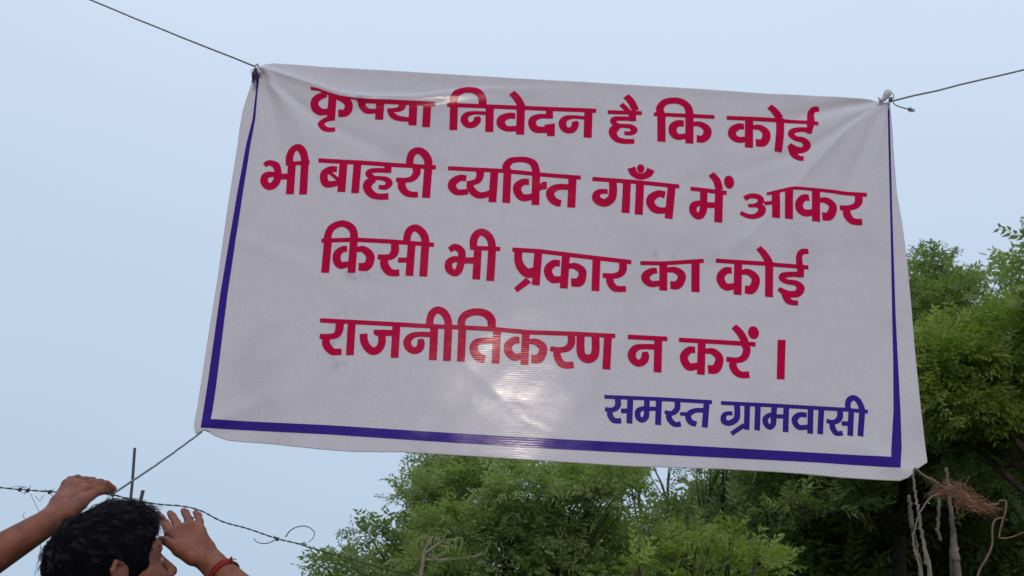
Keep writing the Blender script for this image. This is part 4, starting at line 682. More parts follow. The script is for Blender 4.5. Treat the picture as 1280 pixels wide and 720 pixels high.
# ------------------------------------------------------------------ trees: trunk, limbs to every clump, compound leaves in each clump
CLUMPS = {'A':[(-1.37,11.52,2.64,0.23),(1.24,11.01,2.31,0.12),(0.3,10.5,3.34,0.38),(0.4,12.0,2.74,0.33),(0.0,10.98,2.69,0.34),(-0.97,12.11,1.66,0.25),(-0.29,10.38,3.27,0.4),(-0.49,11.68,4.01,0.26),(1.0,10.27,3.52,0.16),(-0.71,12.19,2.87,0.36),(-0.23,10.32,1.96,0.23),(0.91,10.88,2.39,0.28),(-0.38,11.83,4.13,0.26),(-1.63,12.17,2.34,0.1),(0.71,10.4,3.63,0.22),(-0.75,11.28,1.88,0.39),(-0.66,10.89,2.81,0.37),(-0.57,12.06,3.7,0.37),(0.01,11.72,2.17,0.38),(1.21,11.58,4.07,0.25),(-0.3,12.17,1.75,0.37),(-1.58,10.56,2.96,0.13),(-0.8,12.11,4.44,0.14),(-1.14,10.37,2.51,0.34),(-1.4,11.6,2.45,0.28),(0.25,10.49,3.07,0.28),(-0.36,10.45,1.31,0.24),(0.13,12.2,1.17,0.2),(0.36,11.22,3.96,0.23),(0.87,11.97,2.03,0.37),(-0.77,10.75,1.66,0.25),(-0.49,10.83,2.6,0.34),(0.12,11.57,3.66,0.29),(0.59,11.96,3.57,0.3),(0.04,11.34,2.1,0.27),(1.31,10.91,4.12,0.1),(0.84,11.6,1.79,0.4),(0.64,11.62,3.48,0.29),(0.58,10.54,2.99,0.4),(0.48,11.43,1.9,0.38),(-0.29,10.34,2.34,0.33),(1.1,12.13,4.36,0.29),(-1.4,11.2,2.19,0.13),(0.95,11.56,4.1,0.3),(-0.07,10.5,2.58,0.32),(0.87,10.23,3.66,0.23),(-0.17,10.3,1.15,0.12),(-0.13,11.12,4.0,0.26),(0.5,10.83,2.51,0.27),(1.01,11.16,1.84,0.3),(0.59,10.38,1.19,0.13),(-0.55,10.36,2.51,0.23),(-1.11,11.54,3.05,0.23),(-1.74,12.12,2.86,0.21),(-0.53,12.24,1.39,0.3),(-1.5,11.98,2.1,0.1),(-0.46,12.19,4.25,0.39),(1.37,11.68,2.47,0.1),(-1.2,10.91,3.28,0.21),(-0.18,12.33,2.99,0.25),(-0.31,12.26,4.1,0.32),(-0.78,11.08,3.77,0.25),(-1.71,11.48,2.99,0.13),(1.23,11.25,1.75,0.1),(-0.47,10.29,2.85,0.38),(-0.22,11.16,1.93,0.29),(0.26,10.22,3.66,0.34),(0.01,11.11,1.48,0.38),(0.09,10.35,3.46,0.25),(-0.61,11.44,3.24,0.4),(-0.69,11.47,3.81,0.22),(-0.57,11.05,3.25,0.23),(-0.57,11.17,2.11,0.26),(1.19,12.27,1.97,0.38),(1.04,10.23,3.82,0.26),(-0.39,11.16,2.02,0.32),(0.64,11.69,4.38,0.23),(-0.92,11.7,1.91,0.3),(-0.69,10.8,1.55,0.23),(0.86,12.34,4.34,0.26),(-0.72,10.88,2.31,0.3),(-1.32,10.26,2.83,0.26),(1.08,10.8,3.42,0.19),(1.02,11.03,3.4,0.32),(0.73,10.59,2.27,0.26),(0.73,12.17,2.08,0.38),(0.11,11.05,2.06,0.29),(0.08,11.76,2.8,0.41),(0.91,11.02,3.08,0.41),(-0.39,10.4,1.63,0.31),(-0.05,12.13,1.68,0.25),(0.22,10.53,2.19,0.39),(0.09,10.61,1.19,0.18),(-0.7,11.54,2.18,0.32),(-0.7,11.02,2.59,0.4)],'B':[(1.83,13.91,4.14,0.06),(2.31,13.71,4.09,0.06),(2.46,13.84,4.79,0.24),(3.11,14.75,4.45,0.06),(1.7,13.97,5.11,0.15),(2.95,14.31,5.08,0.1),(2.58,14.0,4.39,0.2),(1.58,13.79,4.97,0.17),(1.89,13.52,4.22,0.14),(2.38,13.78,4.44,0.25),(2.7,14.12,5.18,0.15),(2.94,14.52,4.83,0.17),(2.17,14.19,5.29,0.14),(2.49,14.37,4.31,0.11),(2.18,13.68,4.3,0.25),(2.11,13.92,4.26,0.19),(2.8,14.31,4.59,0.26),(2.36,14.39,4.26,0.08),(2.74,13.64,5.0,0.18),(2.87,13.86,5.24,0.07),(1.88,14.46,5.32,0.12),(3.06,14.69,4.64,0.07)],'C':[(2.16,10.7,3.33,0.2),(1.47,9.07,2.26,0.14),(1.62,10.5,2.19,0.29),(2.45,10.27,1.46,0.26),(1.9,9.12,3.18,0.06),(1.44,9.93,1.72,0.14),(1.85,9.15,2.41,0.18),(1.68,10.41,2.77,0.17),(1.99,10.89,2.21,0.16),(1.18,9.44,2.95,0.06),(1.18,9.45,2.91,0.06),(2.02,9.34,2.6,0.16),(1.54,9.96,3.11,0.06),(2.07,9.07,2.91,0.15),(1.89,10.36,2.73,0.15),(1.55,10.14,1.96,0.22),(1.46,10.13,2.22,0.3),(2.14,9.27,1.91,0.24),(1.5,9.31,2.58,0.14),(2.58,10.5,1.96,0.19),(1.84,10.2,3.15,0.27),(2.21,9.52,1.46,0.25),(1.23,9.22,2.19,0.23),(1.93,9.7,2.68,0.25),(1.75,9.23,2.48,0.19),(2.36,9.75,1.39,0.14),(1.5,9.61,1.9,0.29),(1.77,10.41,1.88,0.17),(1.75,9.54,2.04,0.27),(1.4,9.07,1.58,0.18),(1.34,9.7,2.43,0.2),(2.52,10.21,2.25,0.2),(2.53,10.49,2.45,0.29),(2.0,9.53,2.47,0.29),(2.18,9.44,1.72,0.21),(2.28,9.44,2.26,0.2),(1.31,10.45,1.99,0.14),(1.5,9.4,1.74,0.23),(2.22,9.24,2.17,0.29),(2.23,9.67,2.22,0.23),(1.63,9.24,3.1,0.15),(1.44,10.27,2.97,0.23),(1.88,9.19,1.65,0.2),(1.15,9.16,2.42,0.15),(1.36,10.53,2.66,0.19),(2.23,9.57,2.94,0.22),(1.27,10.17,2.47,0.2),(1.24,10.14,1.69,0.17),(1.16,9.55,1.51,0.15),(2.0,10.2,1.5,0.3),(2.05,9.67,2.24,0.24),(1.25,9.91,2.38,0.17),(1.87,9.25,1.95,0.19),(1.13,9.16,2.05,0.15),(1.67,9.07,2.37,0.29),(1.41,9.44,2.06,0.24),(1.68,9.95,2.77,0.23),(1.97,9.54,1.94,0.15),(1.56,10.21,2.78,0.21),(1.66,10.19,3.33,0.09)],'D':[(4.96,13.18,5.33,0.34),(3.72,11.75,4.11,0.17),(4.4,12.56,5.37,0.33),(6.16,12.51,4.86,0.4),(4.17,13.63,6.43,0.46),(5.08,11.82,5.84,0.44),(4.4,12.23,6.29,0.41),(4.05,14.04,6.63,0.41),(4.03,13.98,6.12,0.49),(5.68,13.34,4.71,0.37),(3.3,13.21,5.1,0.51),(3.7,12.09,4.37,0.42),(6.32,11.86,5.09,0.14),(3.84,13.67,4.53,0.14),(6.39,12.39,6.6,0.31),(2.96,11.56,5.18,0.35),(3.04,11.85,4.66,0.35),(4.01,13.68,5.8,0.47),(5.89,12.97,5.35,0.38),(3.26,12.6,4.51,0.44),(6.17,13.34,6.69,0.33),(4.33,12.87,6.16,0.35),(5.02,11.58,4.31,0.38),(3.74,11.72,5.2,0.46),(4.76,13.74,6.21,0.47),(3.59,13.49,6.72,0.14),(3.94,13.78,4.6,0.2),(5.99,13.35,5.45,0.42),(5.37,13.02,7.05,0.45),(4.66,12.74,5.22,0.48),(5.59,11.72,6.23,0.33),(3.88,12.39,5.58,0.34),(6.57,13.86,6.79,0.35),(6.16,13.79,6.8,0.44),(5.72,12.68,4.34,0.14),(5.53,13.73,6.1,0.35),(4.82,14.19,5.91,0.34),(5.6,12.58,6.12,0.36),(3.89,11.97,4.1,0.14),(6.29,11.91,6.41,0.28),(4.46,13.8,6.71,0.36),(6.69,12.47,6.1,0.14),(7.23,13.7,6.26,0.28),(3.9,12.14,5.33,0.36),(5.72,11.81,4.66,0.38),(5.96,12.14,6.01,0.31),(4.8,11.5,5.01,0.41),(4.92,13.85,6.64,0.31),(3.06,11.55,4.03,0.14),(3.94,13.16,5.56,0.43),(5.21,12.63,6.81,0.35),(6.07,13.33,4.88,0.39),(4.79,13.11,5.76,0.51),(3.34,11.55,4.54,0.34),(6.98,12.88,6.89,0.14),(5.76,13.39,6.15,0.52),(3.41,13.75,5.14,0.33),(5.51,12.74,4.97,0.44),(3.26,13.6,5.27,0.36),(4.52,12.78,7.05,0.38),(4.4,13.26,4.94,0.45),(5.12,11.66,6.66,0.14),(6.72,13.64,5.71,0.44),(6.59,12.32,6.7,0.2),(6.58,13.51,6.94,0.5),(5.86,13.19,6.31,0.49),(5.88,11.67,5.16,0.42),(5.72,13.89,7.06,0.35),(4.14,13.27,4.65,0.33),(4.64,13.41,7.54,0.14),(3.91,13.52,6.84,0.23),(3.67,12.34,5.49,0.31),(5.62,13.36,7.37,0.41),(3.01,12.06,5.19,0.32),(3.94,13.25,5.29,0.43),(4.93,13.42,6.26,0.37),(6.34,13.5,6.38,0.45),(5.13,13.39,6.37,0.36),(6.97,13.25,5.25,0.14),(6.41,13.64,4.75,0.24),(3.19,13.84,5.23,0.28),(6.81,13.21,4.96,0.14),(4.62,12.31,5.41,0.33),(4.57,14.01,7.47,0.29),(4.11,12.18,5.47,0.41),(5.7,14.06,8.11,0.2),(2.95,11.95,3.99,0.14),(4.69,12.52,6.59,0.41),(4.23,12.62,6.64,0.4),(5.93,14.13,6.18,0.34),(3.09,11.95,4.98,0.43),(6.11,13.63,7.64,0.14),(2.77,12.19,5.14,0.14),(6.11,11.64,6.04,0.31),(5.25,13.55,5.15,0.4),(6.17,11.82,5.9,0.35),(3.66,12.73,4.66,0.45),(5.36,12.69,5.07,0.33),(6.15,12.69,6.1,0.47),(3.91,11.73,5.02,0.32),(3.72,12.7,6.53,0.24),(6.56,13.97,5.36,0.46),(3.47,11.57,4.0,0.14),(4.48,12.78,6.39,0.39),(6.64,13.52,5.12,0.35),(4.91,13.5,7.71,0.14),(4.78,13.8,7.53,0.34),(3.8,13.15,6.1,0.38),(3.66,13.64,5.75,0.52),(3.72,11.71,6.21,0.35),(6.19,13.25,7.51,0.14),(3.56,12.68,5.8,0.4),(3.36,13.94,5.91,0.18),(4.48,14.17,7.26,0.37),(7.42,14.04,5.41,0.14),(5.91,12.29,5.07,0.44),(4.14,13.72,6.25,0.35),(4.39,13.92,7.04,0.4),(7.36,14.04,6.53,0.36),(4.81,12.28,4.76,0.33),(5.42,12.76,7.48,0.16),(6.64,13.18,6.1,0.4),(5.82,11.52,6.12,0.48),(5.04,11.84,4.87,0.35),(5.48,13.29,5.19,0.43),(5.6,12.72,7.12,0.16),(6.15,13.44,6.08,0.45),(5.87,11.64,4.45,0.14),(4.34,12.79,7.25,0.14),(5.94,12.05,7.0,0.14),(3.03,13.16,5.19,0.16),(3.69,13.66,6.1,0.38),(6.04,12.42,4.62,0.26),(4.49,13.64,4.92,0.45),(6.37,13.04,5.99,0.34)],'G':[(5.51,10.5,5.54,0.25),(4.79,10.61,5.04,0.35),(4.48,10.66,4.98,0.35),(4.77,10.49,5.71,0.11),(5.72,10.05,5.29,0.11),(4.3,11.17,4.77,0.11),(4.89,10.13,4.43,0.11),(4.5,11.08,5.48,0.35),(5.15,10.62,5.18,0.35),(4.54,9.76,4.89,0.33),(5.21,10.04,5.45,0.39),(5.57,10.08,5.64,0.16),(4.89,10.82,4.81,0.25),(4.14,10.11,4.42,0.11),(6.08,10.61,5.07,0.11),(5.09,10.23,4.63,0.26),(4.38,9.69,4.44,0.22),(4.76,10.44,5.31,0.34),(4.25,10.43,4.68,0.24),(5.63,9.86,4.72,0.11),(4.94,9.98,5.24,0.26),(4.3,10.15,5.34,0.22),(5.11,10.19,5.55,0.27),(4.03,10.41,5.15,0.14),(4.84,9.86,5.03,0.25),(5.47,9.73,5.14,0.11),(5.6,10.94,5.53,0.37),(5.5,10.7,4.66,0.11),(5.07,10.83,5.21,0.36),(4.2,9.95,4.51,0.19),(3.8,10.11,4.64,0.11),(4.49,10.13,5.02,0.35),(4.2,9.61,4.9,0.25),(5.28,11.2,4.94,0.3),(4.57,9.95,4.58,0.27),(4.03,10.06,4.62,0.29),(5.97,11.18,5.58,0.35),(5.55,9.67,4.63,0.11),(5.62,10.99,6.15,0.11),(4.12,9.92,5.36,0.11),(4.13,9.88,4.91,0.4),(4.25,10.57,5.22,0.33),(4.64,11.1,5.71,0.21),(5.74,10.36,4.91,0.26),(4.89,10.26,4.76,0.3),(4.58,10.33,5.45,0.28),(5.72,10.32,5.67,0.16),(5.72,10.6,4.95,0.31),(5.02,10.94,4.87,0.29),(3.95,10.02,5.07,0.21),(4.34,10.16,4.57,0.2),(6.33,11.16,5.31,0.11),(5.68,10.63,5.84,0.26),(4.7,10.08,4.66,0.28),(4.83,9.83,5.26,0.26),(4.53,10.33,4.93,0.39),(4.26,9.74,4.48,0.24),(5.38,9.76,4.57,0.12),(5.94,10.95,5.54,0.28),(4.11,9.78,4.6,0.31),(5.69,11.14,5.17,0.33),(4.48,10.92,5.19,0.26),(4.07,9.67,4.86,0.27),(5.45,10.2,5.34,0.4),(4.93,10.0,4.43,0.14),(5.07,9.72,5.47,0.21),(4.53,10.57,5.13,0.28),(5.59,11.15,5.99,0.25),(4.39,10.52,5.44,0.24),(5.54,10.61,5.35,0.34)],'E':[(4.88,9.0,5.76,0.29),(5.58,9.37,5.22,0.09),(5.54,9.54,5.16,0.09),(5.24,8.69,5.6,0.23),(4.91,8.61,5.53,0.3),(5.3,8.98,5.06,0.13),(5.79,9.29,5.92,0.09),(4.83,9.5,5.85,0.21),(4.53,8.72,5.78,0.09),(4.9,9.05,5.1,0.09),(4.95,9.05,5.46,0.29),(5.47,9.14,5.2,0.15),(5.72,9.33,5.25,0.09),(5.7,9.3,5.47,0.21),(4.73,9.17,5.46,0.12),(4.72,8.71,5.35,0.28),(5.32,8.83,5.08,0.13),(5.43,8.67,5.64,0.09),(5.47,9.39,5.91,0.24),(5.59,8.93,5.8,0.09),(5.13,8.64,5.24,0.21),(4.96,8.62,5.27,0.2),(5.82,9.32,5.83,0.11),(4.74,8.82,5.15,0.13),(5.79,9.38,5.68,0.29),(4.56,9.14,5.5,0.09)],'F':[(6.19,15.24,5.02,0.6),(5.56,15.61,5.78,0.75),(5.53,16.6,6.44,0.23),(5.65,15.11,4.43,0.72),(5.63,14.81,1.33,0.23),(5.45,16.75,4.47,0.57),(5.23,16.33,6.3,0.23),(4.63,15.05,3.6,0.69),(8.04,14.98,4.88,0.54),(7.53,15.17,3.77,0.55),(8.75,16.68,3.17,0.54),(5.08,17.35,5.88,0.69),(6.58,16.74,4.66,0.64),(6.01,17.02,6.41,0.52),(8.89,16.21,1.85,0.55),(8.25,17.45,5.21,0.6),(4.65,17.17,3.01,0.66),(8.05,17.47,2.68,0.67),(8.13,16.28,3.13,0.74),(4.62,17.36,4.85,0.75),(7.44,15.84,1.9,0.8),(9.41,15.82,6.06,0.58),(3.18,15.85,1.45,0.51),(6.88,15.97,6.77,0.23),(4.11,15.05,4.91,0.64),(8.66,15.56,3.51,0.77),(8.91,16.05,1.55,0.23),(6.78,15.74,1.88,0.6),(8.69,16.06,4.39,0.69),(8.02,15.7,2.91,0.59),(4.68,16.99,3.86,0.5),(6.58,16.32,2.12,0.61),(5.74,16.49,3.96,0.52),(7.94,15.55,3.73,0.77),(4.73,15.6,2.36,0.66),(3.21,15.69,5.12,0.23),(7.86,15.74,4.33,0.68),(3.66,16.33,4.28,0.68),(5.41,17.14,2.66,0.79),(6.54,17.33,1.46,0.31),(2.82,16.23,3.03,0.71),(3.73,15.74,1.19,0.23),(4.11,16.64,4.11,0.58),(5.22,16.83,3.1,0.78),(5.8,15.56,1.45,0.3),(8.78,16.92,7.02,0.55),(6.33,16.69,1.68,0.61),(8.66,16.64,4.11,0.8),(7.67,17.0,2.57,0.56),(5.3,16.0,1.41,0.28),(4.16,15.9,6.05,0.23),(9.53,15.83,3.93,0.23),(5.54,16.84,5.33,0.52),(7.28,15.08,1.57,0.36),(3.7,14.94,1.18,0.23),(5.96,17.44,6.35,0.57),(9.49,16.73,4.02,0.72),(2.28,15.09,3.9,0.68),(9.01,15.25,3.96,0.46),(6.29,16.98,2.69,0.73),(5.42,16.26,1.89,0.7),(1.6,15.03,3.65,0.23),(3.88,15.01,3.33,0.71),(5.48,17.38,6.02,0.7),(5.64,16.18,2.45,0.59),(9.29,17.45,6.66,0.72),(5.15,16.06,5.85,0.67),(2.51,17.37,2.63,0.67),(4.1,16.39,1.35,0.31),(4.58,14.99,5.8,0.24),(5.15,16.07,2.47,0.58),(9.28,16.43,3.77,0.75),(8.04,17.37,6.0,0.55),(7.84,16.08,6.6,0.54),(9.51,16.94,3.68,0.7),(3.63,16.45,1.89,0.68),(9.3,15.68,3.78,0.36),(6.45,17.07,1.97,0.62),(6.46,15.33,2.29,0.69),(2.94,16.77,1.97,0.78),(4.19,16.34,5.99,0.29),(8.28,15.16,5.7,0.54),(7.82,15.94,6.89,0.23),(8.18,15.33,6.68,0.32),(6.71,17.47,6.84,0.32),(6.34,16.25,5.6,0.75),(4.04,16.37,3.14,0.71),(4.92,16.59,5.73,0.75),(8.06,16.92,6.85,0.55),(8.61,14.82,5.37,0.6),(7.99,17.09,2.93,0.56),(6.61,15.41,6.49,0.23),(9.5,16.3,5.26,0.74),(3.05,15.01,2.6,0.61),(3.08,15.35,4.11,0.52),(5.65,16.78,4.76,0.5),(9.27,16.09,4.25,0.52),(8.42,16.07,5.55,0.72),(6.15,15.04,1.91,0.51),(6.98,15.5,3.56,0.58),(8.16,15.45,6.93,0.23),(4.72,16.16,3.48,0.74),(9.14,15.04,4.91,0.29),(6.45,15.22,5.3,0.56),(8.03,15.14,2.82,0.59),(8.99,16.33,5.5,0.61),(7.37,16.13,3.34,0.55),(4.3,15.38,3.76,0.67),(9.66,17.31,6.52,0.65),(8.68,14.97,1.58,0.23),(3.93,17.2,3.31,0.64),(6.64,15.31,3.0,0.63),(6.17,15.84,3.95,0.75),(4.18,14.99,2.17,0.63),(2.66,16.59,1.9,0.56),(5.25,17.19,6.59,0.23),(6.74,14.96,4.28,0.66),(8.82,16.95,3.59,0.7),(7.61,16.71,5.78,0.54),(2.87,15.57,2.68,0.51),(8.07,16.72,1.71,0.56),(8.42,15.66,6.39,0.69),(3.94,14.95,1.8,0.54),(4.71,17.05,5.07,0.5),(7.56,14.93,1.5,0.23),(4.89,15.84,5.47,0.54),(8.23,15.1,2.13,0.72),(6.35,16.17,4.22,0.62),(7.88,17.17,4.06,0.64),(3.15,16.25,5.07,0.23),(7.18,15.49,3.2,0.67),(8.53,17.47,3.4,0.72),(5.35,16.19,4.94,0.61),(4.39,15.27,3.3,0.55),(3.73,16.86,2.56,0.65),(2.29,17.15,1.38,0.51),(1.67,15.25,3.68,0.23),(5.45,17.27,5.36,0.62),(2.79,17.2,3.52,0.57),(6.15,16.62,4.84,0.59),(3.91,17.02,1.35,0.34),(6.35,14.95,1.63,0.51),(7.73,17.49,6.8,0.68),(7.75,16.36,1.53,0.29),(4.65,16.17,1.6,0.65),(3.99,16.3,4.06,0.65),(10.04,17.17,4.65,0.53),(2.99,15.07,3.22,0.7),(7.93,14.95,1.76,0.57),(7.25,15.95,4.31,0.55),(2.31,16.42,1.68,0.6),(9.28,15.87,6.51,0.37),(10.72,17.41,6.24,0.28),(7.37,15.74,3.81,0.68),(6.03,16.87,3.31,0.76),(7.89,15.81,2.02,0.53),(9.29,15.49,4.19,0.31),(2.43,16.24,2.7,0.69),(5.18,16.28,5.46,0.71),(8.22,16.44,4.48,0.69),(6.27,15.64,2.74,0.57),(4.33,17.42,2.33,0.6),(7.53,17.18,3.74,0.5),(7.14,17.41,2.03,0.62),(5.93,17.32,2.14,0.57),(8.79,14.94,6.18,0.32),(3.98,17.42,5.47,0.67),(8.2,16.74,4.27,0.5),(6.97,17.15,3.7,0.77),(4.58,16.03,2.75,0.7),(7.6,16.49,2.03,0.69),(6.97,16.86,5.83,0.56),(3.89,16.22,4.87,0.75),(8.83,14.85,3.18,0.23),(5.27,15.14,1.43,0.28),(8.47,15.81,3.95,0.62),(3.11,15.61,3.07,0.6),(2.42,17.32,2.33,0.54),(5.97,17.15,2.44,0.61),(2.27,16.72,2.34,0.61),(9.77,16.34,2.99,0.23),(2.55,17.47,1.29,0.36),(2.64,15.7,4.63,0.23),(4.02,15.78,4.52,0.74),(8.81,17.34,1.65,0.43),(6.28,16.17,3.43,0.51),(2.71,16.83,2.2,0.59),(3.52,17.09,3.59,0.52),(7.02,15.49,5.59,0.63),(7.09,16.29,2.22,0.54),(6.67,15.85,3.44,0.55),(3.64,16.64,3.98,0.54),(7.67,17.4,6.12,0.67),(2.83,16.13,1.97,0.73),(2.72,14.85,1.19,0.23),(9.14,16.25,2.64,0.62),(5.32,17.1,3.42,0.57),(8.23,15.23,3.11,0.51),(1.85,15.46,1.25,0.23),(9.29,16.78,3.37,0.64),(4.83,15.29,2.31,0.52),(7.26,15.3,2.46,0.73),(4.3,16.1,3.51,0.75),(5.4,17.34,2.19,0.67),(7.78,15.42,1.93,0.64),(9.47,17.09,2.77,0.68),(3.43,16.01,4.43,0.53),(2.73,17.46,1.71,0.55),(4.39,15.19,2.84,0.52),(10.21,17.38,5.85,0.66),(6.56,16.17,3.81,0.58),(7.35,17.09,4.6,0.59),(3.26,16.25,1.85,0.57),(8.67,16.74,5.59,0.7),(4.89,16.66,1.84,0.55),(8.06,16.59,3.56,0.67),(3.05,16.48,3.83,0.57),(8.94,14.84,4.69,0.35),(3.92,15.45,3.97,0.6),(2.94,16.95,4.86,0.31),(2.04,16.7,4.03,0.38),(3.79,17.01,5.13,0.57),(5.28,16.34,3.76,0.6),(2.36,15.83,2.23,0.54),(5.9,14.93,4.96,0.62),(9.07,17.46,3.1,0.64),(9.85,16.12,4.92,0.23),(5.87,16.72,6.22,0.63),(4.53,15.63,4.34,0.71),(6.33,17.23,5.95,0.5)],'H':[(2.61,13.13,1.87,0.4),(1.9,13.24,2.69,0.51),(-0.34,13.74,3.18,0.38),(0.83,14.33,4.24,0.18),(0.82,13.51,3.78,0.4),(3.1,13.94,2.08,0.3),(2.67,14.22,3.46,0.41),(2.71,14.04,1.62,0.23),(-0.39,13.24,1.42,0.18),(1.21,13.57,3.49,0.42),(-0.16,13.63,1.73,0.57),(0.68,14.11,3.05,0.56),(0.98,14.38,3.17,0.41),(2.48,13.77,3.19,0.48),(-0.04,13.65,4.01,0.18),(2.19,14.28,1.49,0.18),(1.0,14.11,2.9,0.53),(0.68,13.25,2.55,0.51),(0.93,13.98,1.51,0.19),(1.5,14.37,3.09,0.5),(-0.06,13.34,3.55,0.51),(2.87,13.07,3.92,0.54),(2.48,14.04,1.66,0.31),(2.32,13.2,1.52,0.18),(2.26,14.19,1.61,0.25),(1.98,13.47,3.83,0.44),(0.97,13.48,1.91,0.62),(0.11,13.33,2.4,0.56),(2.13,13.71,3.71,0.44),(1.08,13.16,2.41,0.55),(2.91,13.46,2.95,0.45),(1.22,13.97,3.36,0.59),(2.24,14.11,2.22,0.58),(0.33,13.55,2.65,0.42),(1.61,14.3,3.94,0.48),(-0.24,13.6,2.19,0.51),(3.22,13.89,3.1,0.24),(2.01,13.47,1.47,0.18),(3.46,13.96,4.79,0.18),(0.96,13.17,1.59,0.32),(0.31,13.59,4.02,0.18),(3.12,13.02,3.81,0.2),(3.16,13.86,4.79,0.18),(1.55,13.39,2.55,0.62),(0.28,14.33,1.53,0.27),(0.9,13.3,1.54,0.25),(3.43,13.67,4.17,0.18),(0.5,13.95,1.89,0.49),(2.01,13.92,4.18,0.18),(3.1,13.86,2.47,0.32),(2.01,13.28,3.66,0.42),(-0.14,14.12,3.99,0.18),(0.95,14.36,2.23,0.43),(1.66,13.25,3.21,0.48),(2.56,13.78,3.84,0.51),(-0.58,14.21,1.75,0.18),(1.91,13.81,1.62,0.29),(1.29,14.27,3.2,0.47),(0.52,13.16,2.72,0.44),(1.5,14.37,2.59,0.43),(-0.52,14.25,2.31,0.18),(0.55,13.9,2.36,0.62),(1.99,13.41,1.59,0.24),(1.76,14.01,3.4,0.61),(1.68,13.58,2.29,0.62),(0.9,13.83,2.56,0.53),(-0.08,14.08,1.93,0.56),(0.73,14.04,1.44,0.18),(2.22,13.4,2.8,0.45),(2.59,13.33,2.62,0.45)]}

def leaf_material(name, dark, light):
    m = bpy.data.materials.new(name); m.use_nodes = True; n, l = m.node_tree.nodes, m.node_tree.links
    b = n['Principled BSDF']; at = n.new('ShaderNodeAttribute'); at.attribute_name = 'tint'; r = n.new('ShaderNodeValToRGB')
    r.color_ramp.elements[0].color = (*dark, 1); r.color_ramp.elements[1].color = (*light, 1); l.new(at.outputs['Fac'], r.inputs[0])
    l.new(r.outputs[0], b.inputs['Base Color']); b.inputs['Roughness'].default_value = .5; b.inputs['Specular IOR Level'].default_value = .3
    tr = n.new('ShaderNodeBsdfTranslucent'); mx = n.new('ShaderNodeMixShader'); mx.inputs[0].default_value = .40
    br = n.new('ShaderNodeMix'); br.data_type = 'RGBA'; br.blend_type = 'MULTIPLY'; br.inputs[0].default_value = 1; br.inputs[7].default_value = (1.3, 1.5, .55, 1)
    l.new(r.outputs[0], br.inputs[6]); l.new(br.outputs[2], tr.inputs[0]); l.new(b.outputs[0], mx.inputs[1]); l.new(tr.outputs[0], mx.inputs[2])
    l.new(mx.outputs[0], n['Material Output'].inputs[0]); return m
M_TRUNK = mat('tree_bark', (.035, .028, .022), .95, .12, var=(.075, .062, .05), vscale=9, bump=1, bscale=22)
def leaf_template(pairs, L, ll, lw):
    """a drooping compound leaf along +x: rachis and sickle leaflets, as quads"""
    V, F = [], []
    def q(*p): b = len(V); V.extend(p); F.append((b, b+1, b+2, b+3))
    rz = lambda x: -.42*(x/L)**2*L
    for k in range(3):
        a, b = L*k/3, L*(k+1)/3; q((a, -.0018, rz(a)), (b, -.0012, rz(b)), (b, .0012, rz(b)), (a, .0018, rz(a)))
    for k in range(pairs):
        x = L*(.16+.80*k/(pairs-1)); s = 1-.35*abs(k/(pairs-1)-.45)
        for sd in (1, -1):
            l_, w_ = ll*s, lw*s; z = rz(x)
            m1 = (x+l_*.20, sd*l_*.42, z-.05*l_); tip = (x+l_*.62, sd*l_*.88, z-.42*l_)
            q((x, 0, z), (m1[0]+w_*.5, m1[1]-sd*w_*.35, m1[2]-.01), tip, (m1[0]-w_*.5, m1[1]+sd*w_*.35, m1[2]-.006))
    return np.array(V, float), np.array(F)
def crown_mesh(clumps, per, rg, tmpl, tone=.5, spread=.30, size=(.6, 1.25), flat=.75):
    TV, TF = tmpl; cs, ps, ts = [], [], []
    for (x, y, z, r) in clumps:
        n = max(6, int(per*(r/.35)**2)); u = rg.normal(0, 1, (n, 3)); u /= np.linalg.norm(u, axis=1)[:, None]; u[:, 2] = np.where(u[:, 2] < -.3, -u[:, 2]*.6, u[:, 2])
        rad = r*rg.uniform(.25, 1.0, n)**.6; p = np.array([x, y, z])+u*rad[:, None]*np.array([1.1, 1.1, flat]); ct = rg.uniform(-spread, spread)
        cs.append(p); d = u+np.array([0, 0, .25])+rg.normal(0, .45, (n, 3)); ps.append(d); ts.append(np.clip(tone+ct+rg.normal(0, .14, n), 0, 1))
    P = np.concatenate(cs); D = np.concatenate(ps); tn = np.concatenate(ts); D /= np.linalg.norm(D, axis=1)[:, None]; n = len(P)
    up = np.array([0, 0, 1.])+rg.normal(0, .75, (n, 3)); S = np.cross(up, D); S /= np.linalg.norm(S, axis=1)[:, None]; U_ = np.cross(D, S)
    sc = rg.uniform(*size, n); B = np.stack([D, S, U_], 2)*sc[:, None, None]
    V = np.einsum('nij,kj->nki', B, TV)+P[:, None, :]
    nq = len(TV)//4; J = V.reshape(n, nq, 4, 3); J[:, 3:] += rg.normal(0, .009, (n, nq-3, 1, 3)); J[:, 3:, 2] += rg.normal(0, .011, (n, nq-3, 3))-np.array([0, 0, .006]); V = J.reshape(n, -1, 3)   # no two leaflets alike
    F = (TF[None]+(np.arange(n)*len(TV))[:, None, None]).reshape(-1, 4)
    return V.reshape(-1, 3), F, np.repeat(tn, len(TV))
